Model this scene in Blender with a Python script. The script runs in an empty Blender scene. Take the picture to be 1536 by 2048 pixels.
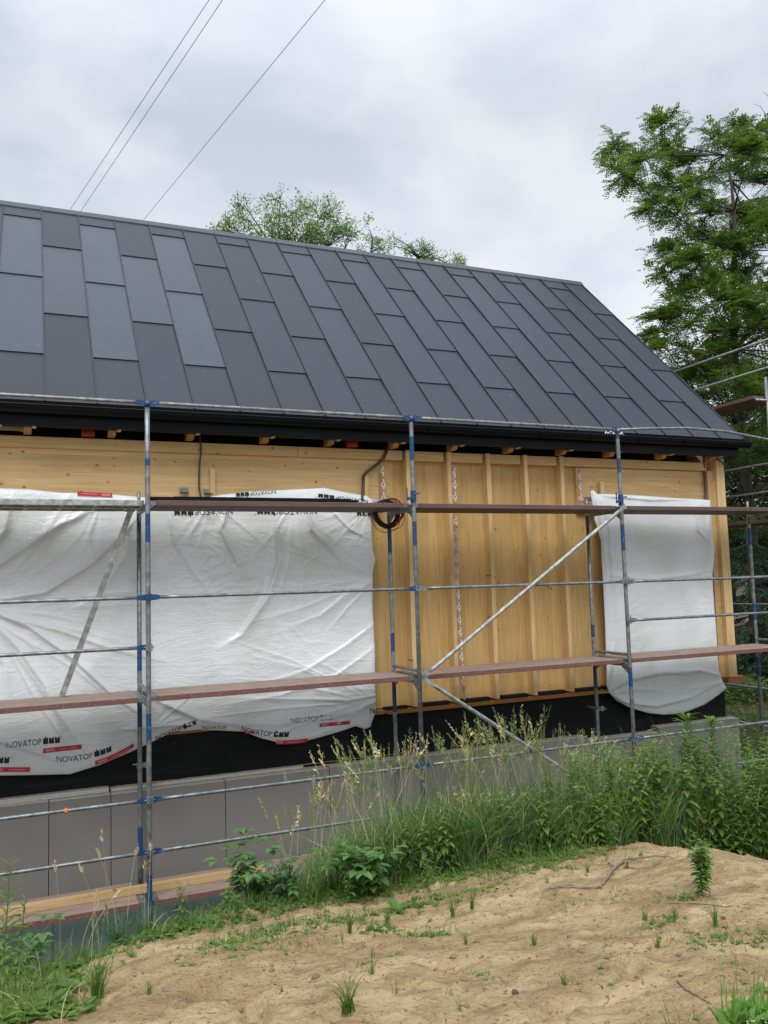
import bpy, math, random
import numpy as np
from mathutils import Vector, noise
rnd = random.Random(7)
SC = bpy.context.scene
COL = SC.collection
# ------------------------------------------------------------------ camera
F_PX, YAW, PITCH, ROLL = 1659.5, 0.4077, 0.0856, -0.0297      # pixels of a 1536 x 2048 frame
CAM = np.array([-1.1344, -8.7313, 1.0723])
def _basis():
    cy, sy, cp, sp, cr, sr = math.cos(YAW), math.sin(YAW), math.cos(PITCH), math.sin(PITCH), math.cos(ROLL), math.sin(ROLL)
    f = np.array([sy*cp, cy*cp, sp]); r0 = np.array([cy, -sy, 0.]); u0 = np.cross(r0, f)
    return cr*r0 + sr*u0, -sr*r0 + cr*u0, f
RT, UP, FW = _basis()
from mathutils import Matrix
cam_d = bpy.data.cameras.new('camera'); cam = bpy.data.objects.new('camera', cam_d); COL.objects.link(cam)
cam_d.sensor_fit = 'VERTICAL'; cam_d.sensor_height = 24; cam_d.lens = 24*F_PX/2048
cam_d.clip_start = 0.05; cam_d.clip_end = 2000
m = Matrix.Identity(4)
for i in range(3):
    m[i][0] = RT[i]; m[i][1] = UP[i]; m[i][2] = -FW[i]; m[i][3] = CAM[i]
cam.matrix_world = m
SC.camera = cam
# ------------------------------------------------------------------ world, sun, exposure
SUN_EL, SUN_AZ = math.radians(52), math.radians(205)          # azimuth clockwise from +Y: behind the camera, a little left
w = bpy.data.worlds.new('World'); SC.world = w; w.use_nodes = True
nt = w.node_tree; nt.nodes.clear()
def N(t, typ, **kw):
    n = t.nodes.new(typ)
    for k, v in kw.items(): setattr(n, k, v)
    return n
def ramp(t, fac, stops, interp='LINEAR'):
    r = N(t, 'ShaderNodeValToRGB'); r.color_ramp.interpolation = interp
    el = r.color_ramp.elements
    while len(el) < len(stops): el.new(.5)
    for e, (p, c) in zip(el, stops):
        e.position = p; e.color = (c, c, c, 1) if isinstance(c, (int, float)) else (*c, 1)
    if fac is not None: t.links.new(fac, r.inputs[0])
    return r.outputs[0]
def mapr(t, v, a, b, c, d, clamp=True):
    n = N(t, 'ShaderNodeMapRange', clamp=clamp); t.links.new(v, n.inputs[0])
    for i, x in enumerate((a, b, c, d)): n.inputs[i+1].default_value = x
    return n.outputs[0]
def mixc(t, f, a, b, mode='MIX'):
    n = N(t, 'ShaderNodeMix', data_type='RGBA', blend_type=mode)
    for s, v in ((n.inputs[0], f), (n.inputs[6], a), (n.inputs[7], b)):
        if isinstance(v, (int, float)): s.default_value = v
        elif isinstance(v, tuple): s.default_value = (*v, 1)
        else: t.links.new(v, s)
    return n.outputs[2]
def mth(t, op, a, b=0., c=None):
    n = N(t, 'ShaderNodeMath', operation=op)
    for s, v in zip(n.inputs, (a, b, c)):
        if v is None: continue
        if isinstance(v, (int, float)): s.default_value = v
        else: t.links.new(v, s)
    return n.outputs[0]
def mapping(t, v, sc, loc=(0, 0, 0)):
    n = N(t, 'ShaderNodeMapping'); t.links.new(v, n.inputs[0]); n.inputs['Scale'].default_value = sc; n.inputs['Location'].default_value = loc
    return n.outputs[0]
def tnoise(t, v, s, det=4, rough=.5, dist=0.):
    n = N(t, 'ShaderNodeTexNoise'); t.links.new(v, n.inputs['Vector'])
    n.inputs['Scale'].default_value = s; n.inputs['Detail'].default_value = det; n.inputs['Roughness'].default_value = rough; n.inputs['Distortion'].default_value = dist
    return n.outputs['Fac']
tc = N(nt, 'ShaderNodeTexCoord')
sky = N(nt, 'ShaderNodeTexSky', sky_type='NISHITA', sun_disc=False)
sky.sun_elevation = SUN_EL; sky.sun_rotation = SUN_AZ; sky.dust_density = 3
dv = mapping(nt, tc.outputs['Generated'], (1, 1, 1.5), (3.1, 1.7, .4))
n1 = tnoise(nt, dv, 3.4, 5, .52, .3); n2 = tnoise(nt, mapping(nt, dv, (1, 1, 1.5)), 7, 4, .5, .2)
cl = mth(nt, 'ADD', mth(nt, 'MULTIPLY', n1, .75), mth(nt, 'MULTIPLY', n2, .25))
cloud = ramp(nt, cl, [(.39, (5.75, 6.25, 7.1)), (.49, (6.75, 7.15, 7.85)), (.58, (7.65, 7.9, 8.35))])
sep = N(nt, 'ShaderNodeSeparateXYZ'); nt.links.new(tc.outputs['Generated'], sep.inputs[0])
grad = ramp(nt, sep.outputs[2], [(0., .93), (.25, .92), (.5, .82), (.72, 1.15), (1., 1.9)])
cloud = mixc(nt, 1., cloud, grad, 'MULTIPLY')
full = mixc(nt, .93, sky.outputs[0], cloud)
bg = N(nt, 'ShaderNodeBackground'); nt.links.new(full, bg.inputs[0]); bg.inputs[1].default_value = .1
wo = N(nt, 'ShaderNodeOutputWorld'); nt.links.new(bg.outputs[0], wo.inputs[0])
sd = bpy.data.lights.new('sun', 'SUN'); sd.energy = 1.5; sd.angle = math.radians(28); sd.color = (1, .98, .94)
sun = bpy.data.objects.new('sun', sd); COL.objects.link(sun)
sdir = Vector((math.sin(SUN_AZ)*math.cos(SUN_EL), math.cos(SUN_AZ)*math.cos(SUN_EL), math.sin(SUN_EL)))
sun.rotation_euler = sdir.to_track_quat('Z', 'Y').to_euler()
SC.view_settings.view_transform = 'Standard'; SC.view_settings.look = 'None'
SC.view_settings.exposure = 0.42; SC.view_settings.gamma = 1
# ------------------------------------------------------------------ unprojection on real planes
def ray(px, py): return FW + (px-768)/F_PX*RT - (py-1024)/F_PX*UP
def at(px, py, Y): d = ray(px, py); return CAM + (Y-CAM[1])/d[1]*d
def atz(px, py, Z): d = ray(px, py); return CAM + (Z-CAM[2])/d[2]*d
# ------------------------------------------------------------------ object helpers
class MB:
    def __init__(s): s.v = []; s.f = []; s.m = []
    def add(s, vs, fs, mi=0):
        o = len(s.v); s.v.extend([tuple(map(float, v)) for v in vs]); s.f.extend([tuple(i+o for i in f) for f in fs]); s.m.extend([mi]*len(fs))
    def box(s, x0, x1, y0, y1, z0, z1, mi=0):
        s.add([(x0,y0,z0),(x1,y0,z0),(x1,y1,z0),(x0,y1,z0),(x0,y0,z1),(x1,y0,z1),(x1,y1,z1),(x0,y1,z1)],
              [(0,3,2,1),(4,5,6,7),(0,1,5,4),(1,2,6,5),(2,3,7,6),(3,0,4,7)], mi)
    def prism(s, pts, axis, a, b, mi=0):      # pts 2D in the two other axes (in x,y,z order)
        def mk(p, t): q = list(p); q.insert(axis, t); return q
        n = len(pts); s.add([mk(p, a) for p in pts]+[mk(p, b) for p in pts],
              [tuple(range(n))[::-1], tuple(range(n, 2*n))]+[(i, (i+1) % n, n+(i+1) % n, n+i) for i in range(n)], mi)
    def tube(s, pts, r, n=10, mi=0, cap=True):
        pts = [Vector(p) for p in pts]; rs = r if isinstance(r, (list, tuple)) else [r]*len(pts)
        mis = mi if isinstance(mi, (list, tuple)) else [mi]*(len(pts)-1)
        o = len(s.v); prev = None
        for i, p in enumerate(pts):
            d = (pts[min(i+1, len(pts)-1)]-pts[max(i-1, 0)]).normalized()
            if prev is None: a = d.orthogonal().normalized()
            else: a = (prev - d*prev.dot(d)).normalized()
            prev = a; b = d.cross(a)
            for k in range(n):
                t = 2*math.pi*k/n; s.v.append(tuple(p+(a*math.cos(t)+b*math.sin(t))*rs[i]))
        for i in range(len(pts)-1):
            for k in range(n):
                s.f.append((o+i*n+k, o+i*n+(k+1) % n, o+(i+1)*n+(k+1) % n, o+(i+1)*n+k)); s.m.append(mis[i])
        if cap:
            s.f.append(tuple(o+k for k in range(n))[::-1]); s.m.append(mis[0])
            s.f.append(tuple(o+(len(pts)-1)*n+k for k in range(n))); s.m.append(mis[-1])
    def build(s, name, mats, parent=None, smooth=False, bevel=0):
        me = bpy.data.meshes.new(name); me.from_pydata(s.v, [], s.f); me.update()
        if not isinstance(mats, (list, tuple)): mats = [mats]
        for q in mats: me.materials.append(q)
        if len(mats) > 1: me.polygons.foreach_set('material_index', s.m)
        if smooth: me.polygons.foreach_set('use_smooth', [True]*len(s.f))
        o = bpy.data.objects.new(name, me); COL.objects.link(o)
        if parent: o.parent = parent
        if bevel:
            b = o.modifiers.new('bevel', 'BEVEL'); b.width = bevel; b.segments = 2; b.limit_method = 'ANGLE'
        return o
def tag(o, label=None, cat=None, group=None, kind=None):
    for k, v in (('label', label), ('category', cat), ('group', group), ('kind', kind)):
        if v: o[k] = v
    return o
def empty(name, label, cat, group=None, loc=(0, 0, 0)):
    o = bpy.data.objects.new(name, None); COL.objects.link(o); o.empty_display_size = .1
    return tag(o, label, cat, group)
# ------------------------------------------------------------------ materials
def new_mat(name):
    M = bpy.data.materials.new(name); M.use_nodes = True; t = M.node_tree
    return M, t, t.nodes['Principled BSDF']
def P_coord(t): return N(t, 'ShaderNodeNewGeometry').outputs['Position']
def bump(t, bs, h, strength=.5, dist=.01):
    b = N(t, 'ShaderNodeBump'); b.inputs['Strength'].default_value = strength; b.inputs['Distance'].default_value = dist
    t.links.new(h, b.inputs['Height']); t.links.new(b.outputs[0], bs.inputs['Normal']); return b
def simple(name, col, rough=.5, metal=0., var=.15, scale=8, bstr=0., spec=None, stretch=(1, 1, 1)):
    M, t, b = new_mat(name); p = mapping(t, P_coord(t), stretch); n = tnoise(t, p, scale, 5, .6)
    c = mixc(t, n, tuple(x*(1-var*1.6) for x in col), tuple(min(1, x*(1+var*1.6)) for x in col))
    t.links.new(c, b.inputs['Base Color']); t.links.new(mapr(t, n, .3, .7, max(.02, rough-.08), min(1, rough+.08)), b.inputs['Roughness'])
    b.inputs['Metallic'].default_value = metal
    if spec is not None: b.inputs['Specular IOR Level'].default_value = spec
    if bstr: bump(t, b, tnoise(t, p, scale*4, 4), bstr, .004)
    return M
def wood(name, base, axis='X', board=.2, knots=.5, dark=.0, tonevar=.18, gscale=1.):
    """axis = grain direction; boards are counted across it"""
    M, t, b = new_mat(name); p = P_coord(t); s = N(t, 'ShaderNodeSeparateXYZ'); t.links.new(p, s.inputs[0])
    cross = {'X': s.outputs[2], 'Z': s.outputs[0], 'Y': s.outputs[0]}[axis]
    cell = mth(t, 'FLOOR', mth(t, 'DIVIDE', cross, board))
    wn = N(t, 'ShaderNodeTexWhiteNoise', noise_dimensions='1D'); t.links.new(cell, wn.inputs['W'])
    off = N(t, 'ShaderNodeCombineXYZ')
    for i in range(3): t.links.new(mth(t, 'MULTIPLY', wn.outputs['Value'], 13.7*(i+1)), off.inputs[i])
    va = N(t, 'ShaderNodeVectorMath', operation='ADD'); t.links.new(p, va.inputs[0]); t.links.new(off.outputs[0], va.inputs[1])
    st = {'X': (.06, 1, 1), 'Z': (1, 1, .06), 'Y': (1, .06, 1)}[axis]
    q = mapping(t, va.outputs[0], st)
    g1 = tnoise(t, q, 26*gscale, 6, .65, .6); g2 = tnoise(t, mapping(t, q, (2.2, 2.2, 2.2)), 70*gscale, 3, .6)
    big = tnoise(t, mapping(t, va.outputs[0], (.5, .5, .5)), 1.6, 3)
    dk = tuple(c*k for c, k in zip(base, (.82, .77, .68)))
    lt = tuple(min(1, c*k) for c, k in zip(base, (1.1, 1.12, 1.18)))
    c = mixc(t, ramp(t, g1, [(.30, 0.), (.72, 1.)]), dk, lt)
    c = mixc(t, mapr(t, g2, .35, .7, 0, .25), c, tuple(x*.6 for x in base))
    tone = mth(t, 'ADD', mapr(t, wn.outputs['Value'], 0, 1, 1-tonevar, 1+tonevar*.5), mapr(t, big, .3, .7, -.1, .08))
    tn = N(t, 'ShaderNodeCombineColor')
    t.links.new(tone, tn.inputs[0]); t.links.new(mth(t, 'MULTIPLY', tone, .995), tn.inputs[1]); t.links.new(mth(t, 'POWER', tone, 1.25), tn.inputs[2])
    c = mixc(t, 1., c, tn.outputs[0], 'MULTIPLY')
    # board joints, faint
    fr = mth(t, 'FRACT', mth(t, 'DIVIDE', cross, board))
    j = mapr(t, mth(t, 'MINIMUM', fr, mth(t, 'SUBTRACT', 1., fr)), 0, .02, .3, 0)
    c = mixc(t, j, c, tuple(x*.45 for x in base))
    ka, kb = {'X': (4.5, 5.6), 'Z': (5.6, 4.2), 'Y': (5, 5)}[axis]
    s2 = N(t, 'ShaderNodeSeparateXYZ'); t.links.new(va.outputs[0], s2.inputs[0]); k2 = N(t, 'ShaderNodeCombineXYZ')
    t.links.new(mth(t, 'MULTIPLY', s2.outputs[0], ka), k2.inputs[0]); t.links.new(mth(t, 'MULTIPLY', s2.outputs[2], kb), k2.inputs[1])
    vo = N(t, 'ShaderNodeTexVoronoi', voronoi_dimensions='2D'); t.links.new(k2.outputs[0], vo.inputs['Vector']); vo.inputs['Scale'].default_value = 1
    wn2 = N(t, 'ShaderNodeSeparateColor'); t.links.new(vo.outputs['Color'], wn2.inputs[0])
    kr = mapr(t, wn2.outputs[0], 1-knots*.8, 1, 0.0, .095)
    kd = mth(t, 'SUBTRACT', kr, vo.outputs['Distance'])
    c = mixc(t, mapr(t, kd, -.05, .0, 0, .35), c, tuple(x*.55 for x in base))
    c = mixc(t, mapr(t, kd, .0, .03, 0, .8), c, (base[0]*.36, base[1]*.24, base[2]*.18))
    t.links.new(c, b.inputs['Base Color']); b.inputs['Roughness'].default_value = .62
    b.inputs['Specular IOR Level'].default_value = .3
    bump(t, b, g1, .18, .003)
    return M
M_LINTEL = wood('lintel_wood', (.72, .50, .235), 'X', .2, .6, tonevar=.07)
M_CLT = wood('clt_wood', (.69, .455, .185), 'Z', .125, .5, tonevar=.12)
M_BEAM = wood('beam_wood', (.68, .465, .21), 'X', .5, .5, tonevar=.1)
M_STUD = wood('stud_wood', (.74, .53, .26), 'Z', .5, .3, tonevar=.1)
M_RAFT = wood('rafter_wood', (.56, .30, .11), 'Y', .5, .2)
M_BATT = wood('batten_wood', (.74, .58, .36), 'Z', .5, .2)
M_SILL = wood('sill_wood', (.50, .24, .07), 'X', .3, .2)
M_TIMBER = wood('fresh_timber', (.62, .43, .22), 'X', .3, .4)
M_BLACK = simple('bitumen_black', (.0062, .0066, .0075), .62, var=.3, scale=5, bstr=.3)
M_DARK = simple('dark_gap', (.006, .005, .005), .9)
M_GUTTER = simple('gutter_black', (.0035, .0048, .0075), .45, var=.1, scale=3, spec=.16)
M_RIDGE = simple('ridge_metal', (.07, .085, .10), .4, .5)
M_TEAL = simple('teal_board', (.60, .78, .84), .8, var=.12, scale=3, bstr=.2)
M_GLASS = simple('window_glass', (.02, .025, .03), .05)
def xps_mat():
    M, t, b = new_mat('grey_board'); p = P_coord(t)
    n = tnoise(t, p, 2.2, 5, .6); f = tnoise(t, mapping(t, p, (1, 1, .25)), 90, 3)
    c = mixc(t, n, (.165, .150, .138), (.235, .218, .205)); oi = N(t, 'ShaderNodeObjectInfo'); c = mixc(t, mapr(t, oi.outputs['Random'], 0, 1, 0, .35), c, (.27, .25, .24)); c = mixc(t, ramp(t, tnoise(t, mapping(t, p, (1, 1, .5)), 9, 6, .75), [(.6, 0.), (.75, .3)]), c, (.12, .10, .09)); c = mixc(t, mapr(t, f, .4, .7, 0, .2), c, (.22, .21, .2))
    t.links.new(c, b.inputs['Base Color']); b.inputs['Roughness'].default_value = .75; bump(t, b, f, .2, .003); return M
M_XPS = xps_mat()
M_XPSTOP = simple('board_top', (.50, .47, .42), .85, var=.2, scale=20, bstr=.5)
def bitumen():
    M, t, b = new_mat('plinth_coat'); p = P_coord(t)
    n = tnoise(t, p, 3, 6, .6); sp = tnoise(t, p, 45, 2, .5); st = tnoise(t, mapping(t, p, (.3, 1, 3)), 4, 4)
    c = mixc(t, n, (.0035, .0042, .0045), (.010, .0105, .011))
    c = mixc(t, ramp(t, sp, [(.72, 0.), (.75, .5)]), c, (.16, .14, .11)); c = mixc(t, mapr(t, st, .55, .75, 0, .45), c, (.028, .03, .026))
    t.links.new(c, b.inputs['Base Color']); b.inputs['Roughness'].default_value = .7; b.inputs['Specular IOR Level'].default_value = .25
    bump(t, b, tnoise(t, p, 25, 5), .4, .006); return M
M_PLINTH = bitumen()
def roof_mat(name, col, solar):
    M, t, b = new_mat(name); p = P_coord(t); oi = N(t, 'ShaderNodeObjectInfo')
    n = tnoise(t, p, 1.3, 4); fine = tnoise(t, p, 60, 3)
    k = mth(t, 'ADD', mapr(t, oi.outputs['Random'], 0, 1, .88, 1.1), mapr(t, n, .3, .7, -.06, .06))
    c = mixc(t, 1., col, (1, 1, 1), 'MULTIPLY')
    cc = N(t, 'ShaderNodeCombineColor')
    for i in range(3): t.links.new(k, cc.inputs[i])
    c = mixc(t, 1., c, cc.outputs[0], 'MULTIPLY')
    if solar:
        s = N(t, 'ShaderNodeSeparateXYZ'); t.links.new(p, s.inputs[0])
        fr = mth(t, 'FRACT', mth(t, 'DIVIDE', mth(t, 'ADD', s.outputs[0], .968+5.22), .0218))
        li = mapr(t, mth(t, 'ABSOLUTE', mth(t, 'SUBTRACT', fr, .5)), .3, .5, 0, .5)
        c = mixc(t, li, c, (.11, .125, .15))
        fr2 = mth(t, 'FRACT', mth(t, 'DIVIDE', mth(t, 'ADD', s.outputs[0], .968+5.22), .522))
        li2 = mapr(t, mth(t, 'ABSOLUTE', mth(t, 'SUBTRACT', mth(t, 'ABSOLUTE', mth(t, 'SUBTRACT', fr2, .5)), .045)), .0, .012, .35, 0)
        c = mixc(t, li2, c, (.035, .04, .05))
    spot = mth(t, 'ADD', ramp(t, tnoise(t, p, 9, 2, .4), [(.74, 0.), (.78, .09)]), ramp(t, tnoise(t, mapping(t, p, (1, .35, .35)), 5, 6, .7), [(.6, 0.), (.85, .04)]))
    c = mixc(t, spot, c, (.4, .4, .4))
    t.links.new(c, b.inputs['Base Color']); t.links.new(mapr(t, fine, .3, .7, 0.34 if solar else .44, .44 if solar else .54), b.inputs['Roughness'])
    b.inputs['Specular IOR Level'].default_value = .5
    b.inputs['Specular IOR Level'].default_value = .42
    bump(t, b, tnoise(t, p, 2.2, 3), .5, .012)
    return M
M_ROOF = roof_mat('roof_metal', (.020, .028, .043), False)
M_SOLAR = roof_mat('solar_film', (.033, .044, .070), True)
M_SOLAR2 = roof_mat('dark_solar_film', (.027, .035, .056), False)
M_SEAM = simple('seam_metal', (.018, .019, .022), .5)
def steel(name, col, blue=None, rough=.42):
    M, t, b = new_mat(name); p = P_coord(t)
    n = tnoise(t, p, 14, 5, .65); n2 = tnoise(t, mapping(t, p, (1, 1, .4)), 60, 4, .7)
    c = mixc(t, ramp(t, n, [(.35, 0.), (.65, 1.)]), tuple(x*.62 for x in col), tuple(min(1, x*1.3) for x in col))
    c = mixc(t, ramp(t, n2, [(.62, 0.), (.70, .4)]), c, (.45, .43, .39))
    met = mapr(t, n2, .58, .68, .6, .2)
    if blue:
        wear = ramp(t, tnoise(t, p, 32, 5, .7), [(.33, 0.), (.39, 1.)])
        c = mixc(t, wear, c, blue); met = mth(t, 'MULTIPLY', met, mth(t, 'SUBTRACT', 1., wear))
    t.links.new(c, b.inputs['Base Color']); t.links.new(met, b.inputs['Metallic']); b.inputs['Roughness'].default_value = rough
    bump(t, b, n2, .2, .002); return M
M_STEEL = steel('galvanised_steel', (.25, .27, .28)); M_BLUE = steel('blue_paint', (.28, .30, .31), (.008, .060, .17), .5)
M_ALU = steel('dull_aluminium', (.42, .43, .41), rough=.5)
def deck_mat(name, side, dust, amt, dirt=.3):
    M, t, b = new_mat(name); p = P_coord(t); g = N(t, 'ShaderNodeNewGeometry'); s = N(t, 'ShaderNodeSeparateXYZ'); t.links.new(g.outputs['Normal'], s.inputs[0])
    n = tnoise(t, mapping(t, p, (.5, 2, 2)), 7, 6, .7); n2 = tnoise(t, p, 38, 4, .7)
    c = mixc(t, n, tuple(x*.7 for x in side), tuple(x*1.35 for x in side))
    c = mixc(t, ramp(t, n2, [(.55, 0.), (.66, dirt)]), c, dust)
    upf = mapr(t, s.outputs[2], .3, .9, 0, 1)
    dm = mth(t, 'MULTIPLY', upf, mapr(t, n, .3, .65, amt, .95)); c = mixc(t, dm, c, dust)
    t.links.new(c, b.inputs['Base Color']); b.inputs['Roughness'].default_value = .75; bump(t, b, n2, .3, .003); return M
M_DECK = deck_mat('red_brown_board', (.17, .078, .064), (.36, .29, .235), .35, .55)
M_DECKDRY = deck_mat('grey_brown_board', (.125, .075, .065), (.25, .19, .16), .4)
def sheet_mat(name, col, rough, bs=.26):
    M, t, b = new_mat(name); p = P_coord(t)
    n = tnoise(t, p, 1.1, 4, .5, .4); n2 = tnoise(t, mapping(t, p, (1.5, 1, .7)), 7, 6, .7, 1.2); n3 = tnoise(t, p, 30, 3, .6, .8)
    c = mixc(t, ramp(t, n, [(.35, 0.), (.65, 1.)]), (col[0]*.84, col[1]*.83, col[2]*.80), col)
    c = mixc(t, ramp(t, tnoise(t, p, 60, 2), [(.78, 0.), (.8, .6)]), c, (.15, .13, .11))
    t.links.new(c, b.inputs['Base Color']); b.inputs['Roughness'].default_value = rough; b.inputs['Specular IOR Level'].default_value = .55
    def crease(v, sc, k): return mapr(t, mth(t, 'ABSOLUTE', mth(t, 'SUBTRACT', tnoise(t, v, sc, 2, .5, .9), .5)), 0, k, 1, 0)
    rot = N(t, 'ShaderNodeMapping'); t.links.new(p, rot.inputs[0]); rot.inputs['Rotation'].default_value = (0, .75, 0); rot.inputs['Scale'].default_value = (.6, 1, 2.2)
    rot2 = N(t, 'ShaderNodeMapping'); t.links.new(p, rot2.inputs[0]); rot2.inputs['Rotation'].default_value = (0, -.5, 0); rot2.inputs['Scale'].default_value = (2.4, 1, .8)
    mk = ramp(t, tnoise(t, p, 1.7, 3), [(.46, .0), (.62, 1.)])
    h = mth(t, 'ADD', mth(t, 'MULTIPLY', crease(rot.outputs[0], 4.5, .09), .8), mth(t, 'MULTIPLY', crease(rot2.outputs[0], 9, .07), mth(t, 'MULTIPLY', mk, .55)))
    h = mth(t, 'ADD', h, mth(t, 'MULTIPLY', crease(p, 22, .10), mth(t, 'MULTIPLY', mk, .22)))
    h = mth(t, 'ADD', h, mth(t, 'MULTIPLY', n2, .7)); bump(t, b, h, bs, .010)
    return M
M_SHEET = sheet_mat('white_film', (.86, .90, .925), .24); M_SHEET2 = sheet_mat('grey_white_film', (.82, .86, .88), .38, .14)
def flat(name, c, r=.6):
    M, t, b = new_mat(name); b.inputs['Base Color'].default_value = (*c, 1); b.inputs['Roughness'].default_value = r; return M
M_INK = flat('black_ink', (.012, .012, .014)); M_RED = simple('red_ink', (.55, .02, .03), .45, var=.1); M_PINK = flat('pale_ink', (.75, .35, .35))
M_PLRED = simple('red_plastic', (.36, .03, .02), .35); M_CABLE = simple('black_cable', (.010, .010, .012), .45); M_CONDUIT = simple('conduit_grey', (.050, .044, .044), .5)
M_CHW = simple('white_plastic', (.72, .66, .66), .4); M_CHR = simple('dull_red_plastic', (.50, .24, .24), .4)
M_WIRE = simple('wire_grey', (.24, .25, .27), .5, .3); M_BARK = simple('bark', (.06, .05, .04), .9, var=.35, scale=12, bstr=.6)
M_TWIG = simple('dead_wood', (.24, .18, .13), .85, var=.4, scale=25, bstr=.5)
def leaf(name, c1, c2, trans=.35, rough=.5):
    M, t, b = new_mat(name); g = N(t, 'ShaderNodeNewGeometry')
    n = tnoise(t, g.outputs['Position'], 1.3, 3); r = g.outputs['Random Per Island']
    f = mth(t, 'ADD', mth(t, 'MULTIPLY', r, .65), mapr(t, n, .35, .65, -.05, .4))
    c = mixc(t, f, c1, c2); t.links.new(c, b.inputs['Base Color']); b.inputs['Roughness'].default_value = rough
    b.inputs['Specular IOR Level'].default_value = .4
    tr = N(t, 'ShaderNodeBsdfTranslucent'); t.links.new(mixc(t, 1., c, (1.5, 1.7, .7), 'MULTIPLY'), tr.inputs[0])
    mx = N(t, 'ShaderNodeMixShader'); mx.inputs[0].default_value = trans
    t.links.new(b.outputs[0], mx.inputs[1]); t.links.new(tr.outputs[0], mx.inputs[2]); t.links.new(mx.outputs[0], t.nodes['Material Output'].inputs[0]); return M
L_LOCUST = leaf('locust_leaf', (.036, .076, .018), (.135, .21, .055), .45); L_BRIGHT = leaf('bright_leaf', (.07, .17, .03), (.17, .32, .06))
L_DARK = leaf('dark_leaf', (.035, .075, .018), (.11, .18, .04), .3); L_NEEDLE = leaf('needle', (.012, .035, .018), (.04, .085, .04), .15)
L_GRASS = leaf('grass_blade', (.065, .13, .03), (.20, .30, .08), .4); L_BLUEG = leaf('cool_grass_blade', (.04, .11, .06), (.12, .24, .13), .35)
L_STRAW = leaf('dry_straw', (.48, .38, .21), (.78, .66, .42), .25, .7); L_PANICLE = leaf('green_panicle', (.14, .20, .07), (.34, .37, .17), .3, .7)
L_HERB = leaf('herb_leaf', (.06, .14, .03), (.18, .30, .06), .35); L_BRAMBLE = leaf('bramble_leaf', (.055, .14, .04), (.16, .29, .09), .3)
L_YELLOW = flat('yellow_petal', (.75, .60, .05)); L_WHITE = flat('white_petal', (.7, .7, .65)); L_STEM = leaf('green_stem', (.08, .13, .04), (.15, .2, .07), .1)
# ------------------------------------------------------------------ ground height field
CREST = [(-3.2, -4.6, -1.25), (-1.9, -4.3, -1.05), (-1.24, -4.0, -.915), (-.45, -3.5, -.925), (.13, -3.3, -.975), (1.1, -3.2, -1.05), (2.0, -3.35, -.95), (3.2, -3.5, -.96), (3.85, -3.5, -1.11), (4.3, -3.8, -1.38), (5.2, -4.2, -1.7), (8, -4.6, -1.95)]
_cx = [c[0] for c in CREST]; _cy = [c[1] for c in CREST]; _cz = [c[2] for c in CREST]
def smooth(a, b, x): t = min(1, max(0, (x-a)/(b-a))); return t*t*(3-2*t)
FP = [(random.Random(k).uniform(-1.6, 3.6), random.Random(k+50).uniform(-6.4, -3.7), random.Random(k+99).uniform(0, 3.1), random.Random(k+7).uniform(.02, .045)) for k in range(26)]
def ground(X, Y, detail=True):
    yc = float(np.interp(X, _cx, _cy)); zc = float(np.interp(X, _cx, _cz))
    near = -.52 - .02*max(0, X+1)
    if Y < yc:
        t = (Y+6.9)/(yc+6.9); t = max(0, t); z = near + (zc-near)*min(1, t)
        z += .05*math.sin(math.pi*min(1, t))
        if X > 3.3: z -= .10*(X-3.3)*smooth(0, 1, t)*.6
    else:
        s = Y-yc; z = zc - .62*s + .10*(1-math.exp(-s*6))*0 - .12*s*s*(1 if s < .8 else 0) - (.0768*smooth(.8, .81, s))
    floor = -2.75 + 1.15*smooth(4.2, 7.0, X) - .7*smooth(-.9, .2, Y)*(1-smooth(8.5, 10, X))
    z = max(z, floor)
    far = max(smooth(9.5, 12.5, X), smooth(9, 12, Y), smooth(-9, -14, X) if X < -9 else 0)
    if far > 0: z = z*(1-far) + far*(-1.75 + .35*noise.noise(Vector((X*.12, Y*.12, 2))) + .06*max(0, min(60, X-12)))
    if detail:
        v = Vector((X, Y, 0)); amp = 1
        z += .035*noise.noise(v*1.4) + .022*noise.noise(v*3.7) + .013*noise.noise(v*9) + .006*noise.noise(v*21)
        if -3 < X < 6 and -8 < Y < -2.4:
            z += -.020*max(0, .32-abs(noise.noise(Vector((X*1.2+3, Y*2.6, 5)))*2))*1.6
            for (fx, fy, fa_, fd) in FP:
                if abs(X-fx) < .3 and abs(Y-fy) < .3:
                    u = (X-fx)*math.cos(fa_)+(Y-fy)*math.sin(fa_); w2 = -(X-fx)*math.sin(fa_)+(Y-fy)*math.cos(fa_); q = (u/.14)**2+(w2/.055)**2; z += -fd*math.exp(-q*q)+.010*math.exp(-(q-1.6)**2*2)
            z += -.018*max(0, .22-abs(noise.noise(Vector((X*2.2+Y*1.1, Y*5.5-X*1.2, 8)))*2))*1.5
            z += .012*max(0, noise.noise(v*17)-.05) + .016*max(0, noise.noise(Vector((X*28, Y*28, 3)))-.32)*smooth(.0, .35, noise.noise(v*1.9+Vector((9, 2, 0)))+.3)*2.2
    return z
def gpt(px, py):
    d = ray(px, py); t = 1.5
    while t < 60:
        p = CAM + d*t
        if p[2] < ground(p[0], p[1], False): break
        t += .03
    p = CAM + d*t; yc = float(np.interp(p[0], _cx, _cy))
    if p[1] > yc+.25 and px < 1150:        # seen past the crest: root it just behind the crest instead of down in the trench
        for _ in range(4): q = at(px, py, yc+.10); yc = float(np.interp(q[0], _cx, _cy))
        p = q
    return Vector((p[0], p[1], ground(p[0], p[1])))
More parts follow.
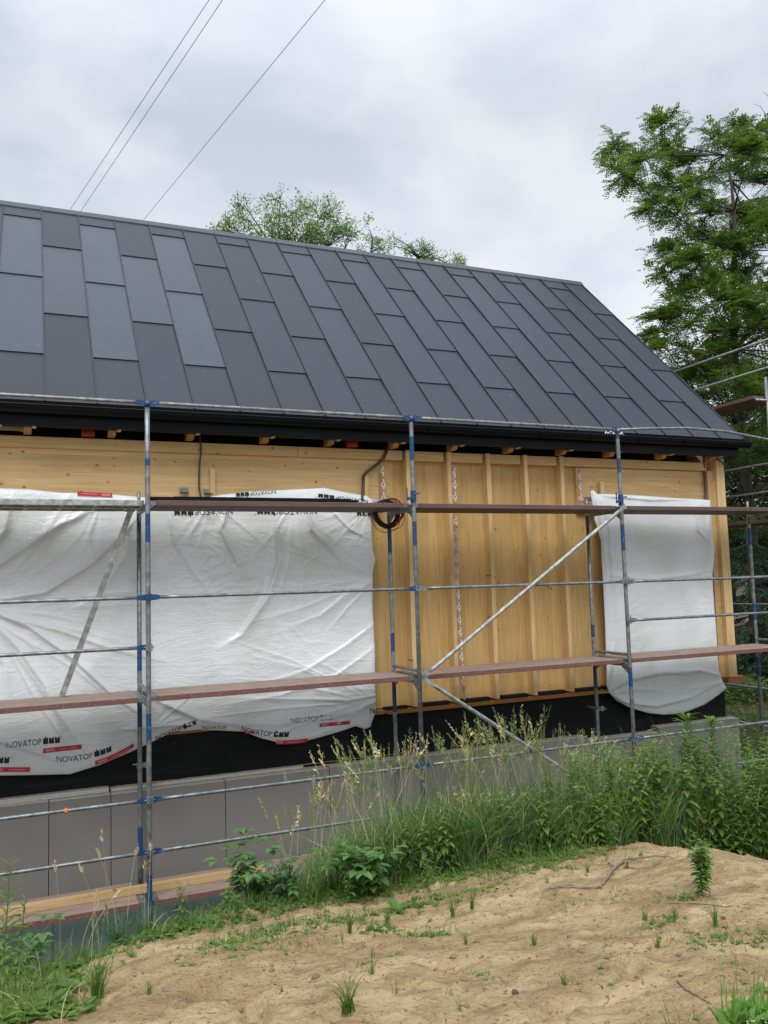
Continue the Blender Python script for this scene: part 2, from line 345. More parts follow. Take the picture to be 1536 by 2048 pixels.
def spaced(a, b, fa, fb, step, grow=1.18, mx=30):
    out = list(np.arange(fa, fb+1e-6, step)); s = step; x = fa
    while x > a: s = min(mx, s*grow); x -= s; out.insert(0, x)
    s = step; x = out[-1]
    while x < b: s = min(mx, s*grow); x += s; out.append(x)
    return out
xs = spaced(-320, 420, -2.6, 5.0, .022); ys = spaced(-60, 700, -7.2, -2.9, .022)
gv = [(x, y, ground(x, y)) for y in ys for x in xs]; nx = len(xs)
gf = [(j*nx+i, j*nx+i+1, (j+1)*nx+i+1, (j+1)*nx+i) for j in range(len(ys)-1) for i in range(nx-1)]
me = bpy.data.meshes.new('ground'); me.from_pydata(gv, [], gf); me.polygons.foreach_set('use_smooth', [True]*len(gf))
mask = []
for x, y, z in gv:
    yc = float(np.interp(x, _cx, _cy)); a = smooth(.35, .05, y-yc) if y > yc else 1.
    if y < yc-.1 or y <= yc+.35:
        a *= 1.
    if x > 5.5: a *= 1-smooth(5.5, 6.5, x)
    if x < -3: a *= 1-smooth(-3, -4, x)
    mask.append(a)
at_ = me.attributes.new('sand', 'FLOAT', 'POINT'); at_.data.foreach_set('value', mask)
def ground_mat():
    M, t, b = new_mat('sandy_soil'); p = P_coord(t)
    a = N(t, 'ShaderNodeAttribute'); a.attribute_name = 'sand'
    big = tnoise(t, mapping(t, p, (1, 2.2, 1)), 1.5, 7, .68, .8); mid = tnoise(t, mapping(t, p, (1, 1.5, 1)), 6, 6, .7); fin = tnoise(t, p, 70, 4, .7); spk = tnoise(t, p, 38, 3, .5)
    c = mixc(t, ramp(t, big, [(.36, 0.), (.64, 1.)]), (.235, .155, .076), (.53, .40, .225))
    c = mixc(t, ramp(t, mid, [(.50, 0.), (.62, .8)]), c, (.22, .135, .068)); c = mixc(t, mapr(t, fin, .35, .75, 0, .45), c, (.56, .45, .26))
    c = mixc(t, ramp(t, spk, [(.62, 0.), (.68, .75)]), c, (.14, .085, .048))
    g = mixc(t, mid, (.03, .045, .015), (.09, .085, .04))
    c = mixc(t, a.outputs['Fac'], g, c)
    t.links.new(c, b.inputs['Base Color']); b.inputs['Roughness'].default_value = .95; b.inputs['Specular IOR Level'].default_value = .15
    h = mth(t, 'ADD', mth(t, 'MULTIPLY', mid, 1.), mth(t, 'ADD', mth(t, 'MULTIPLY', fin, .35), mth(t, 'MULTIPLY', spk, .5))); bump(t, b, h, 1., .035)
    return M
me.materials.append(ground_mat()); go = bpy.data.objects.new('ground', me); COL.objects.link(go); tag(go, kind='structure')
go['label'] = 'sandy mound of bare soil with grassy slope behind'
# ------------------------------------------------------------------ house
ZE, YE, YR = 3.08, .60, 4.37                       # eave edge and ridge of the 45 degree roof
XL, XR = -6.188, 8.90
house = empty('timber_house', 'unfinished timber house with dark metal roof, open eaves and black plinth', 'house')
def pb(name, boxes, mat, bev=0, par=None):
    b = MB()
    for q in boxes: b.box(*q)
    return b.build(name, mat, par or house, bevel=bev)
WR = 8.70
pb('wall', [(-6, WR, 1.11, 1.24, -.5, 2.78), (WR-.13, WR-.0, 1.24, 7.7, -.5, 2.78), (-6, WR-.13, 7.57, 7.7, -.5, 2.78)], M_CLT)
g = MB(); g.prism([(1.1, 2.78), (7.64, 2.78), (4.37, 6.04)], 0, WR-.13, WR-.003); g.build('gable_wall', M_CLT, house)
lp = pb('lintel_panel', [(-6, 3.02, 1.035, 1.108, 1.98, 2.665)], M_LINTEL, .003)
pb('lintel_panel', [(6.12, 8.52, 1.06, 1.108, 1.98, 2.655)], M_LINTEL, .003)
fx = [3.42, 4.02, 4.62, 5.22, 5.82]
edges = [-6, 1.93, 3.42-.033] + fx[1:] + [8.53]
starts = [-6, 1.934] + [x+.033 for x in fx]; ends = [1.93] + [x-.033-.035 for x in fx] + [8.52]
for a, b_ in zip(starts, ends): pb('top_beam', [(a, b_, .995, 1.108, 2.655+.004, 2.785)], M_BEAM, .004)
for x in fx: pb('stud', [(x-.03, x+.03, .965, 1.112, -.50, 2.79)], M_STUD, .003)
for (px_, py0, py1) in ((425, 938, 992), (732, 948, 1003), (1203, 963, 1000), (1428, 962, 1000)):
    q = at(px_, py0, 1.0); r_ = at(px_, py1, 1.0); pb('short_stud', [(q[0]-.03, q[0]+.03, .99, 1.032, r_[2]-.1, q[2])], M_STUD, .002)
pb('corner_post', [(8.66, 8.82, .93, 1.12, -.50, 2.84)], M_STUD, .005)
pb('corner_post', [(8.54, 8.655, 1.0, 1.105, -.50, 2.66)], M_BEAM, .003)
# bottom sill board with dark slot strips, black plinth, grey and teal insulation boards
pb('sill_board', [(3.0, 6.62, .90, 1.12, -.555, -.525)], M_SILL, .003)
pb('sill_board', [(-6, 3.0, 1.0, 1.12, -.56, -.51), (6.62, 8.66, 1.0, 1.12, -.56, -.51)], M_SILL, .003)
pb('corner_sill', [(8.60, 8.98, .9, 1.3, -.585, -.502)], M_SILL)
xx = [3.06, 3.40, 4.0, 4.6, 5.2, 5.8, 6.4]
pb('slot_shade_strip', [(x+.12, min(x+.53, 6.4), 1.02, 1.109, -.520, -.475) for x in xx[1:]] + [(3.02, 3.33, 1.02, 1.109, -.52, -.485)], M_DARK)  # solid near-black bars standing in for the shade in the slots
pb('plinth', [(-6, 8.66, 1.055, 1.5, -3.4, -.565), (8.5, 8.66, 1.5, 7.6, -3.4, -.565)], M_PLINTH)
def board(x0, x1, y0, z0, z1, mt, nm='insulation_board'):
    b = MB(); b.box(x0+.004, x1-.004, y0, 1.052, z0, z1); b.box(x0+.006, x1-.006, y0+.004, 1.05, z1+.0005, z1+.003, 1)
    return b.build(nm, mt, house)
jx = [-5.93, -4.68, -3.43, -2.18, -.905, .95, 2.2, 3.45, 4.7, 5.95, 7.2, 8.72]
for k, (a, b_) in enumerate(zip(jx, jx[1:])):
    zt = -1.10 - .004*(k % 3) - (.07 if 5.9 < a < 6 else 0)
    if a == -.905:
        board(a, -.287, .86, -2.2, zt, [M_XPS, M_XPSTOP]); board(-.287, b_, .863, -2.2, zt-.004, [M_XPS, M_XPSTOP])
    else: board(a, b_, .86, -2.2, zt, [M_XPS, M_XPSTOP])
# a strip of thinner board on top at left, and foam bead
pb('top_strip', [(-6, -.30, .95, 1.052, -1.096, -1.045), (-.28, 1.9, .97, 1.052, -1.10, -1.065)], M_XPSTOP, .004)
fb = MB(); L_ = [(-.9+i*.04, 1.044, -1.062-.003*i/30+.006*noise.noise(Vector((i*.31, 0, 0)))) for i in range(112)]
fb.tube(L_, [.003+.009*max(0, noise.noise(Vector((i*.17, 3, 0)))+.05) for i in range(112)], 6)
fb.build('foam_bead', simple('foam', (.46, .28, .10), .8, bstr=.5), house, True)
for a, b_ in zip([-6, -4.75, -3.5, -2.1, -.86, .4, 1.65, 2.9, 4.15, 5.4, 6.65], [-4.75, -3.5, -2.1, -.86, .4, 1.65, 2.9, 4.15, 5.4, 6.65, 8.7]):
    board(a, b_, .875, -3.5, -2.21, [M_TEAL, M_TEAL], 'lower_board')
# roof body
rf = MB()
def slab(Y0, Y1, t, dz=0):      # section of front slope
    return [(Y0, Y0+2.48+dz), (Y1, Y1+2.48+dz), (Y1, Y1+2.48+dz-t), (Y0, Y0+2.48+dz-t)]
rf.prism(slab(.66, YR, .10, -.02), 0, XL, XR-.01)
rf.prism([(YR, YR+2.46), (8.08, 3.13), (8.08, 3.03), (YR, YR+2.36)], 0, XL, XR-.01)
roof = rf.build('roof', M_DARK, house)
g = MB(); g.prism([(YR, YR+2.485), (8.12, 3.1), (8.12, 3.08), (YR, YR+2.465)], 0, XL, XR); g.build('rear_roof_sheet', M_ROOF, roof)
S2 = math.sqrt(.5)
def rp(x, s, h): return (x, YE + s*S2 - h*S2, ZE + s*S2 + h*S2)     # point on the slope: s up the slope, h off it
SL = (YR-YE)/S2
def panel(x0, x1, s0, s1, solar):
    b = MB(); h0, h1 = .024, .010         # lower edge laps over the panel below
    e = .006
    vs = [rp(x0+e, s0, h0), rp(x1-e, s0, h0), rp(x1-e, s1, h1), rp(x0+e, s1, h1), rp(x0+e, s0, .001), rp(x1-e, s0, .001), rp(x1-e, s1, .001), rp(x0+e, s1, .001)]
    b.add(vs, [(0, 1, 2, 3), (4, 5, 1, 0), (5, 6, 2, 1), (7, 4, 0, 3), (6, 7, 3, 2)])
    b.build('solar_panel' if solar else 'roof_panel', (M_SOLAR if x0 < 2.6 else M_SOLAR2) if solar else M_ROOF, roof)
for k in range(-10, 19):
    x0 = -.968-.522+.522*(k+0); x1 = x0+.522       # k = 0 is the leftmost full column of the photo
    if x1 > XR+.02: x1 = XR
    if k == 18+0: x1 = min(x1, XR)
    ev = (k % 2 == 0)
    cuts = [0, .99, 2.985, 4.925, SL-.02] if ev else [0, 1.985, 3.99, SL-.02]
    for i, (a, c) in enumerate(zip(cuts, cuts[1:])):
        if ev: sol = i in (1, 2) and k not in (6,) and k < 16
        else: sol = (i == 1 and k not in (5, 7, 9) and k < 16)
        if k in (16,) and i == 1: sol = False
        panel(x0, x1, a, c, sol)
k = 19; panel(-.968-.522+.522*19, XR, 0, 2.0, False) if -.968-.522+.522*19 < XR-.05 else None
x0 = -.968-.522+.522*19
if x0 < XR-.05:
    panel(x0, XR, 2.0, 4.0, False); panel(x0, XR, 4.0, SL-.02, False)
sm = MB()
for k in range(-9, 20):
    x = -.968-.522+.522*k
    if x < XR-.03:
        vs = [rp(x-.006, .0, .0), rp(x+.006, .0, .0), rp(x+.006, .0, .036), rp(x-.006, .0, .036), rp(x-.006, SL, .0), rp(x+.006, SL, .0), rp(x+.006, SL, .036), rp(x-.006, SL, .036)]
        sm.add(vs, [(0, 1, 2, 3), (0, 4, 5, 1), (1, 5, 6, 2), (2, 6, 7, 3), (3, 7, 4, 0)])
sm.build('standing_seam', M_SEAM, roof)
vg = MB(); vs = [rp(XR-.012, -.0, -.13), rp(XR+.012, 0, -.13), rp(XR+.012, 0, .03), rp(XR-.012, 0, .03), rp(XR-.012, SL, -.13), rp(XR+.012, SL, -.13), rp(XR+.012, SL, .03), rp(XR-.012, SL, .03)]
vg.add(vs, [(0, 1, 2, 3), (0, 4, 5, 1), (1, 5, 6, 2), (2, 6, 7, 3), (3, 7, 4, 0), (4, 7, 6, 5)]); vg.build('verge_trim', M_SEAM, roof)
rc = MB()
rc.prism([(YR-.07, YR+2.48-.07+.022), (YR-.072, YR+2.48-.07+.038), (YR, YR+2.48+.060), (YR+.12, YR+2.48-.055), (YR+.12, YR+2.48-.08), (YR, YR+2.48+.04)], 0, XL, XR+.03); rc.build('ridge_cap', M_RIDGE, roof)
fa = MB(); fa.box(XL, XR-.02, .675, .70, 2.845, 3.10); fa.box(XL, XR-.02, .701, .80, 2.848, 2.856); fa.build('fascia', M_GUTTER, house, bevel=.002)
gu = MB()
prof = [(.60+.07*math.cos(a)-.0, 3.035+.075*math.sin(a)) for a in [math.pi*(1+i/10) for i in range(11)]]
prof_in = [(y, z) for y, z in [(.60+.065*math.cos(a), 3.035+.070*math.sin(a)) for a in [math.pi*(1+i/10) for i in range(11)]]][::-1]
gu.prism(prof+prof_in, 0, XL, XR+.10)
gu.tube([(XL, .530, 3.04), (XR+.10, .530, 3.04)], .011, 8)
gu.prism([(y, z) for y, z in prof], 0, XR+.100, XR+.104)
go_ = gu.build('gutter', M_GUTTER, house, smooth=False)
br = MB()
for i in range(18):
    x = -5.6+i*.83
    pts = [(x, .60+.077*math.cos(a), 3.035+.082*math.sin(a)) for a in [math.pi*(1+j/8) for j in range(9)]]
    br.tube(pts, .006, 5)
br.build('gutter_bracket', M_GUTTER, go_)
drip = MB(); drip.prism([(.585, 3.083), (.72, 3.218-.02), (.72, 3.20-.02), (.59, 3.06)], 0, XL, XR-.003); drip.build('drip_edge', M_GUTTER, house)
# rafters with a small batten block at each tail
RX = [-.62-.85*i for i in range(1, 6)][::-1]
for px_ in (55, 225, 383, 533, 664, 794, 912, 1024, 1130, 1226, 1330, 1428): RX.append(float(at(px_, 885, .8)[0]))
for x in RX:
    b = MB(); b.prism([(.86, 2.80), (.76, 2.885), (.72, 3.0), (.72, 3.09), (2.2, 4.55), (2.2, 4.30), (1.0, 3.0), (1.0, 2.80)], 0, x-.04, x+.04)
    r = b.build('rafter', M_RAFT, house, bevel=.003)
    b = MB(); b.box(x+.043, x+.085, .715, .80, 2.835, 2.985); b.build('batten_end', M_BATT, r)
# near-black panel added behind the open eaves in place of their deep shade
pb('eave_shade_panel', [(-6, 8.66, 1.45, 1.5, 2.78, 3.6)], M_DARK)
# windows behind the plastic sheets
for (a, b_) in ((-5.2, 2.85), (6.75, 8.45)):
    wdw = pb('window', [(a, b_, 1.02, 1.106, -.48, 1.97)], M_DARK)
    pb('pane', [(a+.06, b_-.06, 1.012, 1.019, -.40, 1.9)], M_GLASS, 0, wdw)
# ------------------------------------------------------------------ loose things on the house: chains, conduits, boxes
def chain(pts, label):
    pts = [Vector(p) for p in pts]; b = MB(); L = []; 
    for a, c in zip(pts, pts[1:]):
        n = max(1, round((c-a).length/.040))
        for i in range(n): L.append((a+(c-a)*(i+.5)/n, (c-a).normalized()))
    for i, (c, d) in enumerate(L):
        side = Vector((1, 0, 0)) if abs(d.x) < .7 else Vector((0, 0, 1))
        if i % 2: side = d.cross(side).normalized()
        side = (side + Vector((0, rnd.uniform(-.5, .5), 0))).normalized(); side = (side-d*side.dot(d)).normalized()
        loop = [c + d*.030*math.cos(t) + side*.022*math.sin(t) for t in [2*math.pi*k/10 for k in range(11)]]
        b.tube(loop, .0065, 5, 1 if i % 4 == 0 else 0, cap=False)
    o = b.build('chain', [M_CHW, M_CHR], smooth=True); tag(o, label, 'chain', 'red and white plastic chains on the facade')
def wp(px, py, Y=.90): return tuple(at(px, py, Y))
chain([wp(764, 926, .94), wp(766, 960, .94), wp(767, 1000, .94), wp(745, 1003, .94)], 'short red and white chain hanging left beside the cable coil')
chain([wp(908, 932, .89), wp(914, 1150, .89), wp(922, 1300, .89), wp(929, 1398, .89)], 'long red and white chain hanging down the middle of the timber wall')
chain([wp(1158, 938, .97), wp(1161, 1000, .97), wp(1180, 1008, .97)], 'short red and white chain hanging beside the smaller sheet')
def hose(pts, r, label, name='conduit', mat=None, cat='conduit'):
    b = MB(); P = [Vector(p) for p in pts]; Q = []
    for i in range(len(P)-1):
        p0, p1, p2, p3 = P[max(i-1, 0)], P[i], P[i+1], P[min(i+2, len(P)-1)]
        for k in range(6):
            t = k/6; Q.append(.5*((2*p1)+(p2-p0)*t+(2*p0-5*p1+4*p2-p3)*t*t+(3*p1-p0-3*p2+p3)*t**3))
    Q.append(P[-1]); b.tube(Q, r, 8); o = b.build(name, mat or M_CONDUIT, smooth=True); return tag(o, label, cat)
hose([wp(399, 868, .98), wp(402, 900, .975), wp(399, 930, .99), wp(398, 970, 1.0), wp(400, 985, 1.0), wp(404, 1003, .97)], .011, 'thin dark cable conduit coming down the left lintel')
hose([wp(779, 880, 1.03), wp(772, 905, .97), wp(762, 922, .96), wp(730, 948, .98), wp(727, 965, 1.0), wp(724, 1001, .95)], .019, 'bent dark conduit running diagonally to the corner of the printed sheet')
hose([wp(404, 1003, .93), wp(405, 1014, .90), wp(413, 1022, .87), wp(428, 1028, .86)], .005, 'thin loose cable end dangling below the upper deck over the large sheet', 'cable_end', M_CABLE, 'cable')
hose([wp(1405, 895, 1.03), wp(1407, 910, .975), wp(1409, 950, 1.02), wp(1411, 985, 1.0), wp(1409, 1012, .93)], .015, 'dark conduit hanging over the top right corner of the smaller sheet')
hose([wp(1414, 906, 1.05), wp(1424, 913, .91), wp(1438, 920, .91), wp(1449, 930, .91), tuple(np.array(wp(1451, 945, .95))+np.array((.03, .05, 0)))], .013, 'short dark conduit wrapping round the corner post')
def cable_box(px_, py_, label):
    c = at(px_, py_, .97); b = MB(); b.box(c[0]-.07, c[0]+.07, .93, 1.03, 2.80, 2.88); b.box(c[0]-.06, c[0]+.06, .925, .929, 2.815, 2.865)
    b.tube([(c[0]-.03, .93, 2.84), (c[0]-.03, .915, 2.84)], .01, 8); b.tube([(c[0]+.03, .93, 2.84), (c[0]+.03, .915, 2.84)], .01, 8)
    tag(b.build('junction_box', M_PLRED, bevel=.006), label, 'box', 'red boxes under the eaves')
cable_box(176, 862, 'left red box tucked between rafters under the eaves'); cable_box(703, 888, 'right red box tucked between rafters under the eaves')
b = MB(); c = at(0, 857, 1.0); b.tube([(c[0]-1.5, .96, 2.87), (c[0]+.22, .96, 2.87)], .04, 14); b.tube([(c[0]+.2, .96, 2.87), (c[0]+.24, .96, 2.87)], .045, 14)
tag(b.build('drain_pipe', simple('pale_pipe', (.32, .28, .2), .5), smooth=True), 'pale pipe stored under the eaves at the far left', 'pipe')
for i, (px_, py_) in enumerate(((368, 980), (416, 982), (1176, 998))):
    c = at(px_, py_, 1.02); b = MB(); b.box(c[0]-.05, c[0]+.05, 1.010, 1.034, c[2]-.03, c[2]+.03); b.box(c[0]-.05, c[0]+.05, .965, 1.009, c[2]-.03, c[2]-.024)
    b.tube([(c[0]-.02, 1.01, c[2]+.012), (c[0]-.02, .995, c[2]+.012)], .008, 8); b.build('steel_bracket', M_STEEL, house, bevel=.002)
# ------------------------------------------------------------------ plastic sheets
def interp_poly(pts, n):
    pts = np.array(pts, float); d = np.r_[0, np.cumsum(np.linalg.norm(np.diff(pts, axis=0), axis=1))]; d /= d[-1]
    t = np.linspace(0, 1, n); return np.c_[np.interp(t, d, pts[:, 0]), np.interp(t, d, pts[:, 1])]
def toXZ(pts, Y): return [tuple(at(a, b, Y)[[0, 2]]) for a, b in pts]
def segdist(X, Z, a, b):
    ax, az = a; bx, bz = b; dx, dz = bx-ax, bz-az; L2 = dx*dx+dz*dz+1e-9
    t = np.clip(((X-ax)*dx+(Z-az)*dz)/L2, 0, 1); sgn = np.sign((X-ax)*dz-(Z-az)*dx)
    return np.hypot(X-ax-t*dx, Z-az-t*dz)*sgn, t
class Sheet:
    def __init__(s, top, bot, left, right, Y, folds, nx, nz, seed, wr, creases, bulge):
        s.Y = Y; s.seed = seed; s.wr = wr; s.bulge = bulge
        s.folds = [(toXZ(f[0], Y), f[1], f[2]) for f in folds]; s.creases = [(toXZ(c, Y)) for c in creases]
        T, B = interp_poly(toXZ(top, Y), nx), interp_poly(toXZ(bot, Y), nx); L, R = interp_poly(toXZ(left, Y), nz), interp_poly(toXZ(right, Y), nz)
        u = np.linspace(0, 1, nx)[None, :, None]; v = np.linspace(0, 1, nz)[:, None, None]
        G = (1-v)*T[None]+v*B[None]+(1-u)*L[:, None]+u*R[:, None]-((1-u)*(1-v)*T[0]+u*(1-v)*T[-1]+(1-u)*v*B[0]+u*v*B[-1])
        s.G = G; s.edge = np.minimum(np.minimum(u[..., 0], 1-u[..., 0])*nx, np.minimum(v[..., 0], 1-v[..., 0])*nz)
        s.outline = np.r_[T, R, B[::-1], L[::-1]]; s.nx, s.nz = nx, nz
    def disp(s, X, Z):
        X = np.asarray(X, float); Z = np.asarray(Z, float); d = np.zeros_like(X)
        for pl, wd, am in s.folds:
            best = np.full(X.shape, 9.); tt = np.zeros_like(X); n = len(pl)-1
            for i in range(n):
                q, t = segdist(X, Z, pl[i], pl[i+1]); k = np.abs(q) < np.abs(best); best = np.where(k, q, best); tt = np.where(k, (t+i)/n, tt)
            env = np.minimum(1, np.minimum(tt*5+.35, (1-tt)*2.2+.05)); a = np.abs(best)/wd
            sg = np.where(best > 0, .5, 1.35); d += .95*am*env*np.exp(-((np.sqrt((a/sg)**2+.02)-.14)*1.5))
        for pl in s.creases:
            for i in range(len(pl)-1):
                q, t = segdist(X, Z, pl[i], pl[i+1]); d += np.where((t > 0) & (t < 1), .0022*np.exp(-(q/.008)**2), 0)
        fl = X.ravel(); fz = Z.ravel(); out = np.empty(len(fl)); sd_ = s.seed
        for i in range(len(fl)):
            x, z = fl[i], fz[i]
            n0 = noise.noise(Vector((x*.8+sd_, z*.9, 1))); wx = noise.noise(Vector((x*1.3, z*1.3, 7+sd_)))
            n1 = noise.noise(Vector((x*2.1+wx*1.5, z*2.8-wx, 3+sd_))); r1 = 1-abs(noise.noise(Vector((x*3.6+wx*2.5+z*1.2, z*5.2+wx*2, 5+sd_))))*2.6
            r2 = 1-abs(noise.noise(Vector((x*9+wx*5, z*10+z, 9+sd_))))*3
            m_ = max(0., noise.noise(Vector((x*1.1, z*1.2, 20+sd_)))+.25)
            cr = math.exp(-((x-.95)/.55)**2-((z-1.35)/.45)**2) + .6*math.exp(-((x-2.6)/.35)**2-((z-1.7)/.35)**2)
            out[i] = s.bulge*n0 + s.wr*(.012*n1 + .007*max(0, r1)*(m_+.3) + .009*max(0, r2)*(m_*.35+1.5*cr))
        return d + out.reshape(X.shape)
    def build(s, name, mat, parent=None):
        G = s.G; X, Z = G[..., 0], G[..., 1]; D = s.disp(X, Z)
        roll = .03*np.exp(-s.edge/3.)
        Yv = s.Y - D + roll
        V = np.stack([X, Yv, Z], -1).reshape(-1, 3); nx, nz = s.nx, s.nz
        F_ = [(j*nx+i, (j+1)*nx+i, (j+1)*nx+i+1, j*nx+i+1) for j in range(nz-1) for i in range(nx-1)]
        me = bpy.data.meshes.new(name); me.from_pydata(V.tolist(), [], F_); me.polygons.foreach_set('use_smooth', [True]*len(F_)); me.materials.append(mat)
        o = bpy.data.objects.new(name, me); COL.objects.link(o)
        sl = o.modifiers.new('thick', 'SOLIDIFY'); sl.thickness = .002; sl.offset = 1
        s.obj = o; return o
def inside(poly, x, z):
    c = False; n = len(poly); j = n-1
    for i in range(n):
        if (poly[i][1] > z) != (poly[j][1] > z) and x < (poly[j][0]-poly[i][0])*(z-poly[i][1])/(poly[j][1]-poly[i][1]+1e-12)+poly[i][0]: c = not c
        j = i
    return c
folds = [
 ([(-30, 1215), (60, 1255), (150, 1320), (230, 1395), (300, 1440)], .05, .045), ([(-30, 1225), (40, 1300), (90, 1370), (120, 1440), (130, 1490)], .09, .05),
 ([(-30, 1225), (120, 1262), (230, 1300), (360, 1330)], .05, .025), ([(-30, 1205), (90, 1185), (180, 1130), (245, 1070), (290, 1015)], .06, .06),
 ([(-30, 1150), (60, 1090), (120, 1050), (200, 1015)], .07, .06), ([(-30, 1240), (10, 1330), (20, 1420)], .08, .04), ([(20, 1000), (10, 1060), (-30, 1110)], .04, .05),
 ([(250, 1010), (255, 1100), (200, 1190), (120, 1230)], .05, .03), ([(455, 1005), (440, 1060), (470, 1120), (480, 1135)], .05, .04), ([(330, 1010), (350, 1090), (390, 1150), (430, 1200)], .06, .025),
 ([(548, 1005), (556, 1120), (535, 1190), (480, 1270), (430, 1300)], .07, .06), ([(610, 1005), (620, 1060), (680, 1120), (750, 1152)], .06, .045), ([(660, 1020), (700, 1060), (745, 1080)], .03, .02),
 ([(752, 1160), (690, 1190), (640, 1230), (560, 1260)], .05, .025), ([(750, 1245), (690, 1290), (610, 1340), (520, 1370)], .04, .022), ([(752, 1290), (670, 1350), (560, 1390), (440, 1410)], .04, .018),
 ([(752, 1400), (700, 1425), (620, 1440), (540, 1440)], .035, .03), ([(752, 1390), (690, 1400), (600, 1395)], .025, .015), ([(300, 1395), (400, 1440), (480, 1450), (600, 1445)], .06, .03),
 ([(-10, 1480), (50, 1497), (90, 1510), (150, 1540)], .035, .03), ([(250, 1460), (330, 1452), (430, 1448)], .03, .025), ([(150, 1010), (300, 1008), (420, 1010), (700, 1008)], .03, .015)]
frnd = random.Random(5)
def fan(c, a0, a1, n, l0, l1, wd, am):
    for i in range(n):
        a = math.radians(a0+(a1-a0)*(i+frnd.uniform(.1, .9))/n); L = frnd.uniform(l0, l1); k = frnd.uniform(-25, 25); s0 = frnd.uniform(0, .25)*L
        folds.append(([(c[0]+s0*math.cos(a), c[1]+s0*math.sin(a)), (c[0]+L*.55*math.cos(a)-k*math.sin(a)*.5, c[1]+L*.55*math.sin(a)+k*math.cos(a)*.5), (c[0]+L*math.cos(a), c[1]+L*math.sin(a))], wd*frnd.uniform(.5, 1.2), am*frnd.uniform(.2, .75)))
fan((-30, 1225), -60, 65, 14, 160, 430, .05, .020); fan((752, 1155), 130, 235, 9, 80, 300, .03, .022); fan((752, 1400), 150, 215, 9, 120, 380, .03, .02); fan((745, 1010), 95, 170, 7, 60, 240, .03, .02)
fan((420, 1000), 30, 150, 8, 80, 260, .04, .02); fan((590, 1000), 40, 130, 7, 100, 330, .045, .024); fan((290, 1470), -60, 20, 6, 80, 240, .03, .018); fan((200, 1000), 60, 150, 6, 60, 200, .035, .022)
S = Sheet(top=[(-300, 965), (0, 976), (60, 978), (120, 985), (200, 986), (285, 994), (350, 1001), (400, 997), (440, 990), (500, 982), (550, 980), (620, 977), (650, 975), (690, 983), (735, 991), (752, 1002)],
          bot=[(-300, 1560), (-100, 1556), (0, 1552), (90, 1550), (140, 1549), (200, 1531), (260, 1506), (300, 1488), (345, 1466), (400, 1461), (460, 1463), (490, 1464), (520, 1476), (560, 1486), (592, 1487), (630, 1478), (690, 1461), (712, 1453), (732, 1459), (742, 1455)],
          left=[(-300, 965), (-300, 1560)], right=[(752, 1002), (744, 1030), (746, 1060), (749, 1100), (754, 1120), (748, 1145), (747, 1200), (750, 1300), (751, 1380), (753, 1420), (742, 1455)],
          Y=.93, folds=folds, nx=520, nz=270, seed=3.3, wr=.6, creases=[[(50, 1078), (300, 1083), (480, 1092), (740, 1090)], [(0, 1143), (230, 1143), (480, 1149), (740, 1148)], [(80, 1332), (300, 1332), (560, 1325), (730, 1318)]], bulge=.05)
so = S.build('plastic_sheet', M_SHEET); tag(so, 'large white plastic sheet with printed logos covering the wide window opening', 'plastic sheet')
folds2 = [([(1215, 1385), (1260, 1360), (1330, 1345), (1400, 1350)], .05, .03), ([(1218, 1388), (1250, 1405), (1310, 1412), (1380, 1395), (1448, 1358)], .05, .045), ([(1448, 1352), (1400, 1340), (1330, 1345)], .04, .03), ([(1215, 1150), (1300, 1160), (1380, 1150), (1425, 1140)], .04, .022),
 ([(1226, 1290), (1222, 1340), (1218, 1380)], .03, .03), ([(1200, 1000), (1212, 1060), (1224, 1160), (1228, 1260)], .035, .04), ([(1190, 995), (1205, 1080), (1216, 1160)], .025, .03), ([(1420, 1010), (1415, 1100), (1405, 1140)], .04, .025), ([(1200, 992), (1300, 1000), (1425, 998)], .03, .03),
 ([(1218, 1388), (1270, 1380), (1330, 1382)], .03, .02), ([(1450, 1362), (1410, 1372), (1370, 1378)], .03, .02), ([(1385, 1000), (1395, 1060), (1430, 1100)], .03, .02)]
S2_ = Sheet(top=[(1183, 983), (1188, 980), (1196, 988), (1215, 988), (1300, 992), (1400, 998), (1424, 1000)], bot=[(1219, 1386), (1235, 1402), (1262, 1416), (1300, 1427), (1330, 1430), (1370, 1426), (1410, 1410), (1440, 1390), (1456, 1377)],
           left=[(1183, 983), (1190, 1040), (1203, 1080), (1207, 1140), (1213, 1250), (1217, 1340), (1216, 1372), (1219, 1386)], right=[(1424, 1000), (1428, 1060), (1431, 1100), (1428, 1150), (1432, 1220), (1438, 1290), (1442, 1345), (1447, 1362), (1456, 1377)],
           Y=.89, folds=folds2, nx=170, nz=210, seed=8.1, wr=.45, creases=[[(1230, 1158), (1425, 1150)]], bulge=.05)
s2o = S2_.build('plastic_sheet', M_SHEET2); tag(s2o, 'narrow plain white plastic sheet with sagging rounded bottom near the house corner', 'plastic sheet')
